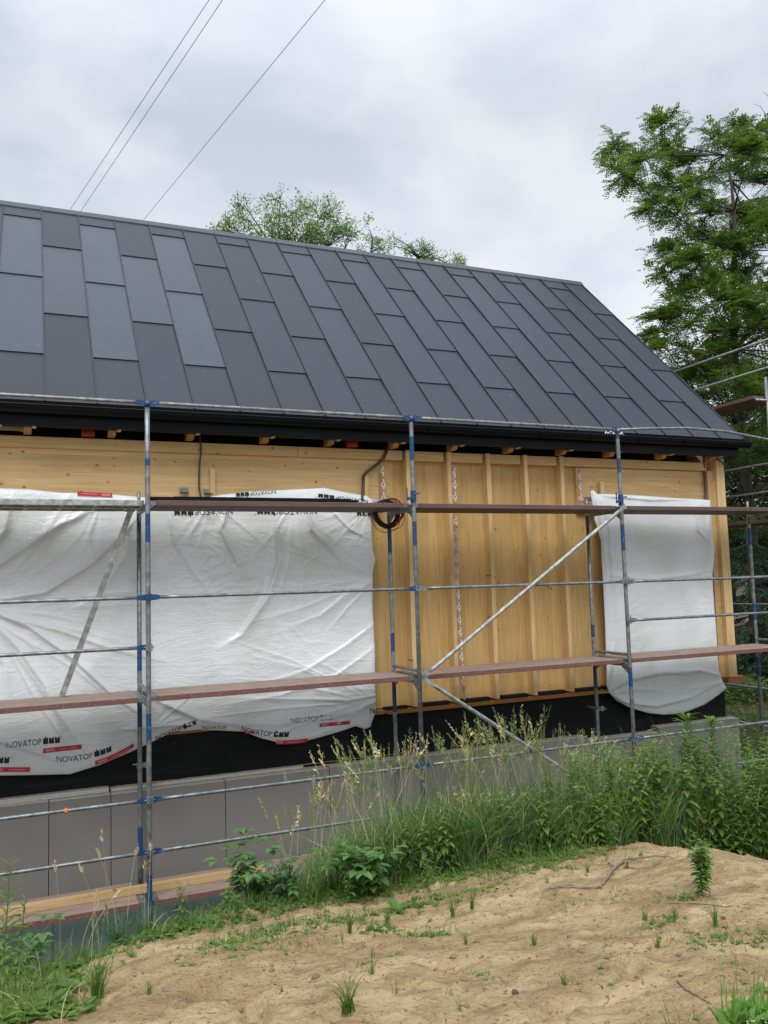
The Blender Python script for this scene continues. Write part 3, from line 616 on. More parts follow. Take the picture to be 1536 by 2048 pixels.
# printed logos: lettering mesh laid on the film
def text_mesh(txt, h):
    cu = bpy.data.curves.new('t', 'FONT'); cu.body = txt; cu.size = h/.73; cu.resolution_u = 3
    o = bpy.data.objects.new('t', cu); COL.objects.link(o); dg = bpy.context.evaluated_depsgraph_get(); me = o.evaluated_get(dg).to_mesh()
    V = [(v.co.x, v.co.y) for v in me.vertices]; Fc = [tuple(p.vertices) for p in me.polygons]
    o.evaluated_get(dg).to_mesh_clear(); bpy.data.objects.remove(o); bpy.data.curves.remove(cu); return V, Fc
NV, NF = text_mesh('NOVATOP', 1.0); NW = max(v[0] for v in NV)
def logo(px0, py0, px1, py1, h_px, sheet, bar=True, text=True, squares=True, bend=0., tick=True):
    """start and end pixel of lettering plus squares; local unit = letter height"""
    a = np.array(toXZ([(px0, py0)], sheet.Y)[0]); b_ = np.array(toXZ([(px1, py1)], sheet.Y)[0]); hz = np.array(toXZ([(px0, py0-h_px)], sheet.Y)[0]); H = np.linalg.norm(hz-a)
    e = (b_-a); L = np.linalg.norm(e); e /= L; n_ = np.array([-e[1], e[0]]); full = NW+.35+3*1.12; kx = L/full
    parts = []
    if text: parts.append((NV, NF, 0))
    if squares:
        for i in range(3):
            x0 = NW+.3+i*1.12; V = [(x0, 0), (x0+.95, 0), (x0+.95, .95), (x0+.62, .95), (x0+.56, .72), (x0+.36, .72), (x0+.36, .95), (x0, .95)]
            if i == 0: V = [(x0, 0), (x0+.95, 0), (x0+.95, .95), (x0+.60, .95), (x0+.60, 1.25), (x0+.45, 1.25), (x0+.36, .9), (x0, .95)]
            parts.append((V, [tuple(range(8))], 0))
        x0 = NW+.35+3.4; parts.append(([(x0, .9), (x0+.12, .9), (x0+.12, 1.1), (x0, 1.1)], [(0, 1, 2, 3)], 1))
    if bar:
        x0 = NW+.3; nb = 24; w_ = 7.4
        V = [(x0+w_*i/nb, y) for i in range(nb+1) for y in (-.62, -1.35)]; parts.append((V, [(2*i, 2*i+1, 2*i+3, 2*i+2) for i in range(nb)], 1))
        for (q0, q1, y0, y1) in ((.5, 2.1, -.8, -1.15), (3.2, 6.6, -.95, -1.08)):
            x = q0
            while x < q1:
                w2 = .12 if y0 < -.9 else .2; parts.append(([(x0+x, y0), (x0+x+w2, y0), (x0+x+w2, y1), (x0+x, y1)], [(3, 2, 1, 0)], 2)); x += w2*1.5
        if tick: parts.append(([(x0+.55, -.3), (x0+.67, -.3), (x0+.67, -.12), (x0+.55, -.12)], [(0, 1, 2, 3)], 1))
    b = MB()
    for V, Fc, mi in parts:
        V = np.array(V); u = V[:, 0]*kx; w2 = V[:, 1]*H + bend*L*((V[:, 0]/full-.5)**2)
        X = a[0]+e[0]*u+n_[0]*w2; Z = a[1]+e[1]*u+n_[1]*w2
        keep = [f for f in Fc if inside(sheet.outline, float(np.mean(X[list(f)])), float(np.mean(Z[list(f)])))]
        if not keep: continue
        D = sheet.disp(X, Z); off = .006 + (.0012 if mi == 2 else 0)
        b.add(list(zip(X, sheet.Y-D-off, Z)), keep, mi)
    if b.f: b.build('printed_logo', [M_INK, M_RED, M_PINK], sheet.obj)
logo(12, 1496, 122, 1485, 13, S); logo(113, 1530, 226, 1508, 12, S, bend=.25); logo(-90, 1527, 20, 1526, 13, S)
logo(480, 1466, 577, 1477, 11, S, bend=.15); logo(580, 1446, 666, 1438, 10, S); logo(404, 1459, 480, 1458, 7, S, squares=False)
logo(738, 1427, 840, 1420, 12, S); logo(210, 1469, 310, 1462, 11, S, squares=False, bar=False) if 0 else None
logo(313, 1482, 395, 1448, 10, S, bar=False)
logo(552, 979, 470, 986, 8, S, tick=False); logo(738, 999, 634, 987, 8, S, tick=False, bar=False); logo(634, 1019, 512, 1018, 11, S, bar=False); logo(466, 1018, 345, 1021, 11, S, bar=False); logo(806, 1018, 712, 1022, 11, S, bar=False)
logo(287, 1003, 192, 999, 10, S, text=False, squares=False, tick=False)
NOV, NOF = text_mesh('NO', 1.0)
# ------------------------------------------------------------------ scaffold
BX = [-3.015, 0, 3.017, 6.030, 9.043]; IY = .73
scaf = empty('scaffold', 'galvanised tube scaffold with blue joints standing along the house front', 'scaffold')
def standard(x, y, z0, z1, blues, par=scaf, r=.0255, mat=None, lean=0.):
    zs = sorted(set([z0, z1]+[q for b_ in blues for q in b_ if z0 < q < z1])); b = MB()
    mi = [1 if any(a-1e-6 <= (p+q)/2 <= c for a, c in blues) else 0 for p, q in zip(zs, zs[1:])]
    b.tube([(x+lean*(z-z0), y, z) for z in zs], r, 14, mi)
    return b.build('standard', mat or [M_STEEL, M_BLUE], par, True)
OB = {0: [], 1: [(1.56, 1.85), (-.16, -.42), (-1.72, -2.02), (2.35, 2.42)], 2: [(1.5, 1.78), (2.5, 2.78), (2.95, 3.0)], 3: [(1.4, 1.75), (2.43, 2.62), (2.88, 3.0), (-.35, -.1)], 4: [(1.5, 1.9)]}
IB = {0: [], 1: [(-.12, -.40), (.2, .47), (-1.45, -1.73)], 2: [(-.12, -.5), (.24, .46), (1.45, 1.8), (-1.5, -1.8)], 3: [(-.1, -.45), (.25, .42), (-1.5, -1.8)], 4: [(-.2, -.5), (1.5, 1.75), (.35, .6)]}
nb_ = lambda L: [(min(a, b), max(a, b)) for a, b in L]
for i, x in enumerate(BX):
    standard(x, 0, -2.28, 3.02, nb_(OB[i])); standard(x, IY, -2.05 if i < 3 else -2.3, 2.0, nb_(IB[i]))
    b = MB(); b.tube([(x, IY, 2.0), (x, IY, 2.16)], .018, 10); b.build('spigot', M_STEEL, scaf, True)
    for z in (0., 2.):
        b = MB()
        if z == 0: b.tube([(x, .02, z+.06), (x, IY-.02, z+.06)], .02, 10); b.prism([(0.02, -.06), (.02, -.16), (.2, -.05)], 0, x-.004, x+.004)
        b.box(x-.022, x+.022, .02, IY-.02, z-.05-.045, z-.05)
        b.prism([(.03, z-.095), (.17, z-.095), (.03, z-.19)], 0, x-.005, x+.005); b.prism([(IY-.03, z-.095), (IY-.17, z-.095), (IY-.03, z-.19)], 0, x-.005, x+.005)
        b.build('transom', M_STEEL, scaf, bevel=.003)
    b = MB(); b.tube([(x, 0, -2.29), (x, 0, -2.75)], .018, 10); b.box(x-.075, x+.075, -.075, .075, -2.76, -2.75); b.build('base_jack', M_STEEL, scaf)
    b = MB(); b.box(x-.075, x+.075, IY-.075, IY+.075, -2.06-.25*(i > 2), -2.05-.25*(i > 2)); b.build('base_plate', M_STEEL, scaf)
    if i in (2, 3):     # joint collar with wedge pins
        b = MB(); b.tube([(x, 0, 2.0), (x, 0, 2.14)], .034, 12); b.box(x-.09, x-.02, -.045, -.01, 2.03, 2.06); b.box(x-.095, x-.085, -.03, -.02, 2.02, 2.17); b.tube([(x, -.03, 2.10), (x+.06, -.05, 2.11)], .009, 8)
        b.build('collar', M_BLUE, scaf)
    b = MB(); b.tube([(x-.03, -.02, 2.99), (x+.03, -.02, 2.99)], .025, 10); b.build('rail_clip', M_BLUE if i < 3 else M_STEEL, scaf, True)
def rail(x0, x1, z, par=scaf, y=-.035, z1=None, blue=True, nm='guard_rail', bow=0.):
    z1 = z if z1 is None else z1; b = MB(); L = x1-x0; n = 14; ps = []; rs = []
    for i in range(n+1):
        t = i/n; ps.append((x0+.09+(L-.18)*t, y, z+(z1-z)*t+bow*math.sin(math.pi*t)))
    b.tube(ps, .0185, 12)
    for s_, xa in ((1, x0), (-1, x1)):
        zz = z if s_ == 1 else z1
        b.add([(xa+s_*.005, y-.006, zz-.028), (xa+s_*.06, y-.006, zz-.028), (xa+s_*.10, y-.018, zz-.014), (xa+s_*.10, y-.018, zz+.014), (xa+s_*.06, y-.006, zz+.028), (xa+s_*.005, y-.006, zz+.028),
               (xa+s_*.005, y+.006, zz-.028), (xa+s_*.06, y+.006, zz-.028), (xa+s_*.10, y+.018, zz-.014), (xa+s_*.10, y+.018, zz+.014), (xa+s_*.06, y+.006, zz+.028), (xa+s_*.005, y+.006, zz+.028)],
              [(0, 1, 4, 5), (1, 2, 3, 4), (11, 10, 7, 6), (10, 9, 8, 7), (0, 6, 7, 1), (1, 7, 8, 2), (5, 4, 10, 11), (4, 3, 9, 10), (0, 5, 11, 6), (2, 8, 9, 3)], 1 if blue else 0)
    o = b.build(nm, [M_STEEL, M_BLUE], par, False)
    for p_ in o.data.polygons: p_.use_smooth = len(p_.vertices) == 4 and p_.index < 12*n
    return o
for i in range(4):
    a, c = BX[i]+.02, BX[i+1]-.02
    if i < 3: rail(a, c, 3.0)
    rail(a, c, 1.0, blue=i < 2); rail(a, c, -1.0); rail(a, c, -1.5)
    if i in (0, 3): rail(a, c, .5, blue=i == 0)
b = MB(); b.tube([(6.05, -.035, 3.0), (6.5, -.035, 3.035), (7.2, -.035, 3.075), (7.9, -.035, 3.06), (8.6, -.035, 2.99), (9.3, -.035, 2.90), (10.2, -.03, 2.77)], .0185, 12); b.build('guard_rail', M_STEEL, scaf, True)
for i, x in enumerate(BX):
    for z in ([1., -1., -1.5] + ([.5] if i in (0, 1, 3, 4) else [])):
        b = MB(); b.box(x-.034, x+.034, -.062, -.024, z-.032, z+.034); b.prism([(-.072, z-.05), (-.062, z-.05), (-.060, z+.06), (-.074, z+.07)], 0, x-.006, x+.006); b.tube([(x-.05, -.045, z), (x+.05, -.045, z)], .008, 6)
        b.build('wedge_lock', M_STEEL if (i+int(z*2)) % 3 else M_BLUE, scaf, bevel=.003)
def brace(p, q, r=.024):
    p, q = Vector(p), Vector(q); d = (q-p).normalized(); b = MB()
    b.tube([p+d*.09, p+d*.13, q-d*.13, q-d*.09], [r*.6, r, r, r*.6], 12)
    for c, s_ in ((p, 1), (q, -1)):
        u = Vector((0, 1, 0)); w_ = d.cross(u).normalized(); e = c+d*s_*.10
        V = [c-w_*.03-u*.006-d*s_*.03, c+w_*.03-u*.006-d*s_*.03, e+w_*.018-u*.016, e-w_*.018-u*.016, c-w_*.03+u*.006-d*s_*.03, c+w_*.03+u*.006-d*s_*.03, e+w_*.018+u*.016, e-w_*.018+u*.016]
        b.add(V, [(0, 1, 2, 3), (7, 6, 5, 4), (0, 3, 7, 4), (1, 5, 6, 2), (0, 4, 5, 1)]); b.tube([c-u*.02, c+u*.03], .014, 8)
    return b.build('diagonal_brace', M_ALU, scaf)
brace((3.06, -.07, .01), (6.02, -.07, 1.97)); brace((3.07, -.075, -.05), (5.99, -.075, -1.98))
def coupler(x, y, z, blue=False):
    b = MB(); b.tube([(x, y, z-.03), (x, y, z+.03)], .036, 12); b.tube([(x+.07, y-.02, z-.03), (x+.07, y-.02, z+.03)], .03, 12)
    b.box(x+.02, x+.06, y-.03, y+.02, z-.02, z+.02); b.tube([(x-.02, y-.03, z+.015), (x-.08, y-.05, z+.02)], .008, 8, 0); b.tube([(x+.09, y-.05, z), (x+.11, y-.07, z-.01)], .012, 6)
    if blue: b.tube([(x-.03, y-.03, z+.02), (x-.12, y-.04, z+.03), (x-.2, y-.04, z+.06)], [.022, .018, .004], 8, 1)
    b.build('coupler', [M_STEEL, M_BLUE], scaf)
coupler(0, IY, -.80); coupler(6.03, IY, -.72, True)
b = MB(); b.tube([(-.79, -.035, -1.0), (-.76, -.035, -1.0)], .026, 12); b.tube([(-.78, -.06, -1.0), (-.77, -.075, -1.01)], .012, 8); b.build('orange_cap', simple('orange_plastic', (.8, .17, .03), .5), scaf, True)
# decks (planks hooked on the frames)
def deck(i, z, label, mat=M_DECK, alu=False, x0=None, x1=None, planks=2, wid=.32, y0=.055):
    a = BX[i]+.045 if x0 is None else x0; c = BX[i+1]-.045 if x1 is None else x1
    e = empty('scaffold_deck', label, 'scaffold deck', 'plank decks of the front scaffold')
    for k in range(planks):
        ya = y0+k*(wid+.008); b = MB()
        if alu:
            b.box(a, c, ya, ya+.028, z-.062, z+.0); b.box(a, c, ya+wid-.028, ya+wid, z-.062, z); b.box(a, c, ya+.0285, ya+wid-.0285, z-.02, z-.008)
            for j in range(9): b.box(a+.15+j*.33, a+.19+j*.33, ya+.0285, ya+wid-.0285, z-.05, z-.021)
        else:
            b.box(a+.05, c-.05, ya, ya+wid, z-.055, z-.0); 
        b.build('plank', mat, e, bevel=.004)
        for xx_ in (a-.02, c-.05):
            b = MB(); b.box(xx_, xx_+(.019 if alu and xx_ < a else .069), ya+.01, ya+wid-.01, z-.048, z-.004); b.build('end_hook', M_STEEL, e)
    return e
deck(0, 2.0, 'upper aluminium deck with white side rail left of the first post', M_ALU, True)
deck(1, 2.0, 'upper brown deck carrying the black trim strips before the large sheet', M_DECKDRY)
deck(2, 2.0, 'upper brown deck crossing in front of the bare timber wall', M_DECKDRY)
deck(3, 2.0, 'upper brown deck passing across the narrow white sheet', M_DECKDRY)
deck(0, 0.0, 'middle reddish dusty deck left of the first post, carrying the prop')
deck(1, 0.0, 'middle reddish deck crossing the lower part of the large sheet')
deck(2, 0.0, 'middle reddish deck crossing in front of the bare timber wall')
deck(3, 0.0, 'middle reddish deck passing across the narrow white sheet')
deck(0, -2.0, 'lowest mauve deck with timber beam, left of the first post')
deck(1, -2.0, 'lowest mauve deck right of the first post, running behind weeds')
b = MB(); b.prism([(.30, -1.998), (.385, -1.998), (.385, -1.935), (.375, -1.925), (.30, -1.925)], 0, -2.9, 1.25)
tag(b.build('timber_beam', M_TIMBER, bevel=.003), 'long fresh yellow timber beam lying on the lowest mauve deck', 'timber')
p0, p1 = Vector(atz(124, 1392, .012)), Vector(atz(262, 1022, 1.90)); p0.y = .56; p0 = Vector(at(124, 1392, .55)); p1 = Vector(at(262, 1021, .30))
d = (p1-p0).normalized(); sd_ = d.cross(Vector((0, 1, 0))).normalized(); nn = d.cross(sd_)
b = MB()
for (a0, a1, c0, c1) in ((-.028, .028, 0, .004), (-.028, -.024, -.03, 0), (.024, .028, -.03, 0)):
    V = [q+sd_*u+nn*v for q in (p0, p1) for u, v in ((a0, c0), (a1, c0), (a1, c1), (a0, c1))]; b.add(V, [(0, 1, 2, 3), (7, 6, 5, 4), (0, 4, 5, 1), (1, 5, 6, 2), (2, 6, 7, 3), (3, 7, 4, 0)])
tag(b.build('aluminium_prop', M_ALU), 'worn grey aluminium channel leaning diagonally from middle deck to upper deck', 'prop')
for k, (xa, xb, y_, z_) in enumerate(((.10, 2.36, .10, 2.004), (.04, 2.05, .15, 2.004), (.3, 2.30, .20, 2.004))):
    b = MB(); b.box(xa, xb, y_, y_+.045, z_, z_+.006); b.box(xa, xb, y_, y_+.005, z_+.0065, z_+.03+.012*k)
    tag(b.build('trim_strip', M_GUTTER), ('black metal trim strip nearest the edge of the upper deck', 'black metal trim strip lying in the middle of the bundle on the upper deck', 'black metal trim strip nearest the sheet on the upper deck')[k], 'metal strip', 'black trim strips on the upper deck')
# cable coil hung on the inner post
coil = empty('cable_coil', 'coil of black and red cable hanging over the upper deck beside a post', 'cable coil')
cc = Vector(at(775, 1027, .60))
def ringpts(c, r, ph=0, sq=1., y=0): return [(c.x+r*math.cos(t), c.y+y+.02*math.sin(3*t+ph), c.z+sq*r*math.sin(t)) for t in [2*math.pi*k/40 for k in range(41)]]
b = MB()
for k in range(24): b.tube(ringpts(cc+Vector((rnd.uniform(-.01, .01)-.01, rnd.uniform(-.04, .04), rnd.uniform(-.012, .012))), rnd.uniform(.135, .175), k), .0065, 6, 0, False)
b.build('black_cable', M_CABLE, coil, True)
b = MB()
for k in range(5): b.tube(ringpts(cc+Vector((.035+rnd.uniform(-.008, .008), -.05+rnd.uniform(-.02, .02), .035)), rnd.uniform(.14, .165), k)[31:]+ringpts(cc+Vector((.035, -.05, .03)), .155, k)[:14], .006, 6, 0, False)
b.build('red_cable', M_PLRED, coil, True)
b = MB(); b.tube(ringpts(cc+Vector((-.02, 0, -.06)), .19, 1, .9), .004, 6, 0, False); b.tube(ringpts(cc+Vector((.05, 0, -.03)), .19, 2, .9), .004, 6, 0, False); b.build('loose_loop', simple('brown_wire', (.12, .05, .02), .5), coil, True)
b = MB(); q = at(1222, 850, .6); 
for k in range(7): b.tube([(q[0]-.14+.045*k, .56+.02*(k % 2), 3.06+.018*(k % 3)), (q[0]-.11+.045*k, .58, 3.10-.02*(k % 2)), (q[0]-.08+.045*k, .57, 3.05+.02*(k % 2))], .010, 6)
tag(b.build('foil_scrap', simple('foil', (.7, .72, .72), .25, .6), smooth=True), 'crumpled shiny foil scrap lying in the gutter beside a post', 'scrap')
# gable scaffold behind the corner
gs = empty('scaffold', 'separate scaffold standing round the corner along the gable end', 'scaffold')
GX = 10.25
for (x, y, z1) in ((10.2, 1.25, 4.32), (10.95, 1.25, 4.1), (10.2, 4.2, 4.3), (10.95, 4.2, 4.1)):
    standard(x, y, -1.9, z1, [(1.5, 1.9), (-.5, 0)], gs)
def yrail(x, z, y0=-.2, y1=8.0, r=.0185):
    b = MB(); b.tube([(x, y0, z), (x, (y0+y1)/2, z-.01), (x, y1, z)], r, 10); b.build('guard_rail', M_STEEL, gs, True)
yrail(10.3, 4.97, 1.0); yrail(10.3, 4.50, .8); yrail(10.99, 3.0, .5); yrail(10.99, 2.5, .5); yrail(10.99, 1.0, .5); yrail(10.99, .5, .5); yrail(10.99, -1.0, .5); yrail(10.25, -1.5, .5)
for z, x0_ in ((4.0, 9.95), (2.0, 10.9)):
    for k in range(2):
        e = MB(); xa = x0_+k*.33; e.box(xa, xa+.32, 1.3, 4.15, z-.055, z); e.box(xa, xa+.32, 4.25, 7.2, z-.055, z); e.build('plank', M_DECKDRY, gs, bevel=.004)
b = MB()
for z in (0, 2, 4): b.tube([(9.95 if z == 4 else 10.2, 1.25, z-.08), (11.5 if z == 2 else 10.95, 1.25, z-.08)], .022, 10); b.tube([(9.95 if z == 4 else 10.2, 4.2, z-.08), (11.5 if z == 2 else 10.95, 4.2, z-.08)], .022, 10)
b.build('transom', M_STEEL, gs, True)
# ------------------------------------------------------------------ overhead wires
for (a, c, lb) in (((140, 420), (418, 0), 'leftmost of the three thin overhead wires crossing the sky'), ((160, 425), (445, 0), 'middle one of the three thin overhead wires, close to the leftmost'), ((287, 440), (650, 0), 'rightmost overhead wire, apart from the other two')):
    p, q = Vector(atz(*a, 11)), Vector(atz(*c, 11)); dd = q-p; b = MB(); pts = []
    for i in range(41):
        t = -1.6+4.6*i/40; s_ = p+dd*t; pts.append((s_.x, s_.y, s_.z + .010*((t-.5)*dd.length/2)**2*.05 - 0.0))
    b.tube(pts, .0055, 6); tag(b.build('overhead_wire', M_WIRE, smooth=True), lb, 'wire', 'overhead wires')
#PLANTS#
# ------------------------------------------------------------------ plants
def leaf_blade(b, p, d, L, W, mi, droop=.3, up=Vector((0, 0, 1)), fold=.25):
    d = d.normalized(); s = d.cross(up)
    if s.length < .05: s = Vector((1, 0, 0))
    s.normalize(); nrm = s.cross(d).normalized(); V = []
    for t, w_ in ((0, .12), (.33, 1), (.68, .72), (1, 0)):
        c = p + d*L*t - up*(droop*L*t*t); wd = W*.5*w_
        if w_ == 0: V.append(c)
        else: V += [c - s*wd + nrm*wd*fold, c, c + s*wd + nrm*wd*fold]
    o = len(b.v); b.v.extend([tuple(v) for v in V])
    for f in ((0, 1, 4, 3), (1, 2, 5, 4), (3, 4, 7, 6), (4, 5, 8, 7), (6, 7, 9), (7, 8, 9)): b.f.append(tuple(o+i for i in f)); b.m.append(mi)
def grass_blade(b, p, d, L, W, mi, bend=.5):
    side = Vector((-d.y, d.x, 0)).normalized(); th = rnd.uniform(0, math.pi); side = Vector((math.cos(th), math.sin(th), 0)); n = 4; o = len(b.v)
    for i in range(n+1):
        t = i/n; c = p + Vector((0, 0, 1))*L*(t-.30*bend*t*t*t) + d*L*bend*t*t*.8; w_ = W*.5*(1-t)**.6 if i < n else 0
        if i < n: b.v += [tuple(c-side*w_), tuple(c+side*w_)]
        else: b.v.append(tuple(c))
    for i in range(n-1): b.f.append((o+2*i, o+2*i+1, o+2*i+3, o+2*i+2)); b.m.append(mi)
    b.f.append((o+2*n-2, o+2*n-1, o+2*n)); b.m.append(mi)
def rdir(z0=-.2, z1=.6):
    a = rnd.uniform(0, 2*math.pi); return Vector((math.cos(a), math.sin(a), rnd.uniform(z0, z1)))
def stalk(b, p, lean, h, mi_s, mi_h, head=.16, dens=26, r=.0016, tight=.4):
    pts = []
    for i in range(6): t = i/5; pts.append(p + Vector((0, 0, 1))*h*(t-.06*t*t) + lean*h*t*t)
    b.tube(pts, [r, r, r*.9, r*.8, r*.6, r*.4], 3, mi_s, False)
    top, dn = pts[-1], (pts[-1]-pts[-2]).normalized()
    for k in range(dens):
        t = rnd.random(); c = top - dn*head*t*1.0 + lean*head*(-.15)*t; dd = (dn*(1.1-tight*.2) + rdir(-.4, .4)*tight).normalized(); l = rnd.uniform(.014, .038)*(.6+.8*t)
        s = dd.orthogonal().normalized()*l*.18; o = len(b.v); q = c + dd*l*rnd.uniform(.0, .6)
        b.v += [tuple(q), tuple(q+dd*l*.5+s), tuple(q+dd*l), tuple(q+dd*l*.5-s)]; b.f.append((o, o+1, o+2, o+3)); b.m.append(mi_h)
def herb(b, p, h, n, L, W, lean=Vector((0, 0, 0)), branch=0, elev=(.1, .7), droop=.35, r=.004, start=.1, taper=.5, pin=False):
    top = p + Vector((0, 0, h)) + lean*h; pts = [p, p.lerp(top, .35)+Vector((rnd.uniform(-.02, .02), rnd.uniform(-.02, .02), 0)), p.lerp(top, .7), top]
    b.tube(pts, [r, r*.8, r*.6, r*.3], 5, 1, False); a = rnd.uniform(0, 6)
    for k in range(n):
        t = start + (1-start)*k/max(1, n-1); a += 2.4 + rnd.uniform(-.3, .3); q = pts[0].lerp(pts[-1], t) if t > .7 or t < .01 else p.lerp(top, t)
        e = elev[0] + (elev[1]-elev[0])*t*t; d = Vector((math.cos(a), math.sin(a), e+rnd.uniform(-.15, .15)))
        l = L*(1-taper*abs(t-.45)*1.6)*rnd.uniform(.75, 1.1)
        leaf_blade(b, q, d, l, W*l/L, 0, droop)
    for k in range(branch):
        t = rnd.uniform(.25, .8); a = rnd.uniform(0, 6.28); herb(b, p.lerp(top, t), h*rnd.uniform(.25, .45), max(4, n//3), L*.75, W*.75, Vector((math.cos(a)*.7, math.sin(a)*.7, 0)), 0, elev, droop, r*.6, start=.25)
def finish(b, name, label, cat, group=None, mats=None, kind=None):
    o = b.build(name, mats, smooth=False); return tag(o, label, cat, group, kind)
def split_plant(b, name, label, cat, group, leafmat, p, extra=None):
    """one thing with foliage and stem as parts"""
    e = empty(name, label, cat, group)
    for mi, nm, mt in [(0, 'foliage', leafmat), (1, 'stem', L_STEM)] + ([(2, extra[0], extra[1])] if extra else []):
        q = MB(); idx = {}
        for f, m_ in zip(b.f, b.m):
            if m_ != mi: continue
            ff = []
            for i in f:
                if i not in idx: idx[i] = len(q.v); q.v.append(b.v[i])
                ff.append(idx[i])
            q.f.append(tuple(ff)); q.m.append(0)
        if q.f: q.build(nm, mt, e)
    return e
def rootpt(px_, s):
    Y = 0; X = 0
    yc = -3.5
    for _ in range(4): X = float(at(px_, 1720, yc+s)[0]); yc = float(np.interp(X, _cx, _cy))
    return Vector((X, yc+s, ground(X, yc+s)))
MASS = ([380, 430, 500, 560, 640, 700, 780, 860, 950, 1050, 1150, 1250, 1350, 1450, 1560, 1750, 2100], [1860, 1830, 1790, 1735, 1700, 1650, 1595, 1575, 1560, 1545, 1560, 1545, 1525, 1520, 1520, 1520, 1520])
HEAD = ([380, 520, 600, 700, 780, 900, 1000, 1060, 1150, 1250, 1330, 1450, 1560, 2100], [1760, 1620, 1535, 1470, 1425, 1430, 1405, 1375, 1420, 1465, 1440, 1490, 1530, 1530])
def hgt(root, px_, prof, j):
    T = float(np.interp(px_, prof[0], prof[1])) + j; z = at(px_, T, root.y)[2]; return z-root.z
# tall grass
tg = MB(); n_cl = 0
for _ in range(3300):
    px_ = rnd.uniform(500, 1560) if rnd.random() < .6 else rnd.uniform(640, 1150); s = rnd.uniform(.02, 1.3); r = rootpt(px_, s)
    if noise.noise(Vector((px_*.012, s*2, 4))) < -.42: continue
    H = hgt(r, px_, MASS, rnd.uniform(-35, 120)); H = min(1.4, max(.14, H)); mi = 0 if rnd.random() < .55 else 1
    for k in range(22):
        d = rdir(0, 0); q = r + d*rnd.uniform(0, .07); q.z -= .02
        grass_blade(tg, q, rdir(0, 0), H*rnd.uniform(.5, 1.08), rnd.uniform(.005, .013), 2 if rnd.random() < .08 else mi, rnd.uniform(.1, .9))
finish(tg, 'tall_grass', 'dense tall green grass growing on the bank behind the sand mound', 'grass', None, [L_GRASS, L_BLUEG, L_STRAW], 'stuff')
sh = MB()
for _ in range(440):
    px_ = rnd.choice([rnd.uniform(560, 1300), rnd.uniform(640, 1200), rnd.uniform(900, 1500)]); s = rnd.uniform(.1, 1.1); r = rootpt(px_, s); H = min(1.5, max(.3, hgt(r, px_, HEAD, abs(rnd.gauss(0, 45))+rnd.uniform(-8, 45)))); st = rnd.random() < .24
    lean = rdir(0, 0)*rnd.choice((.04, .1, .2, .35)); mi = 0 if st else 1
    stalk(sh, r, lean, H, mi, mi, rnd.uniform(.10, .24), 30 if not st else 24, tight=rnd.choice([.25, .4, .8]))
for _ in range(90):
    px_ = rnd.gauss(975, 45); r = rootpt(px_, rnd.uniform(.2, .8)); H = max(.3, hgt(r, px_, ([0, 2000], [1590, 1590]), rnd.uniform(-30, 60))); stalk(sh, r, rdir(0, 0)*rnd.uniform(.1, .3), H, 0, 0, .14, 34, tight=1.2)
finish(sh, 'grass_seed_heads', 'straw coloured and green seed heads rising above the tall grass', 'seed heads', None, [L_STRAW, L_PANICLE], 'stuff')
# undergrowth of mixed leafy weeds on the right, uncountable
ug = MB()
def add_ug(px_, s, j, hmax=1.2, L=None):
    r = rootpt(px_, s); H = min(hmax, max(.15, hgt(r, px_, MASS, j))); L = L or rnd.uniform(.06, .13)
    n0_ = len(ug.m); kind_ = rnd.choice((0, 2, 2, 3)); herb(ug, r, H, int(16+H*36), L, L*rnd.choice((.16, .22, .3, .45, .6)), rdir(0, 0)*.12, 1 if H > .4 else 0, droop=rnd.uniform(.2, .6))
    for q in range(n0_, len(ug.m)):
        if ug.m[q] == 0: ug.m[q] = kind_
for _ in range(560): add_ug(rnd.uniform(1120, 1740), rnd.uniform(.05, 1.5), rnd.uniform(-60, 150), 1.5, rnd.uniform(.08, .16))
for _ in range(240): add_ug(rnd.uniform(1400, 1740), rnd.uniform(-.1, .5), rnd.uniform(20, 240), 1., rnd.uniform(.06, .13))
for _ in range(200): add_ug(rnd.uniform(760, 1200), rnd.uniform(.0, .8), rnd.uniform(30, 160), .7, .10)
for _ in range(60): add_ug(rnd.uniform(430, 1150), rnd.uniform(.02, .5), rnd.uniform(60, 150), .4, .07)
finish(ug, 'undergrowth', 'mixed leafy green weeds covering the bank right of the tall grass', 'weeds', None, [L_HERB, L_STEM, leaf('fresh_leaf', (.09, .19, .035), (.24, .38, .08), .4), L_GRASS], 'stuff')
# short grass fringe at the crest and on the left
fr = MB()
def patch(px_, py, n, spread, h, sq=.6):
    c = gpt(px_, py)
    for _ in range(n):
        x, y = c.x+rnd.gauss(0, spread), c.y+rnd.gauss(0, spread*sq); p = Vector((x, y, ground(x, y)-.006))
        if rnd.random() < .75: grass_blade(fr, p, rdir(0, 0), h*rnd.uniform(.4, 1.3), .005, 0 if rnd.random() < .93 else 2, rnd.uniform(.2, 1.3))
        else:
            for k in range(4): leaf_blade(fr, p+Vector((0, 0, h*.15)), rdir(.1, .8), h*.5, h*.2, 1, .3)
for px_ in range(330, 1180, 9):
    r = rootpt(px_, -.05); sp_ = .07
    for _ in range(26):
        x, y = r.x+rnd.gauss(0, .10), r.y+rnd.gauss(-.03, .13); p = Vector((x, y, ground(x, y)-.006)); grass_blade(fr, p, rdir(0, 0), rnd.uniform(.03, .13), .005, 0, rnd.uniform(.2, 1.2))
        if rnd.random() < .35:
            for k in range(3): leaf_blade(fr, p+Vector((0, 0, .02)), rdir(.1, .8), rnd.uniform(.025, .05), .016, 1, .3)
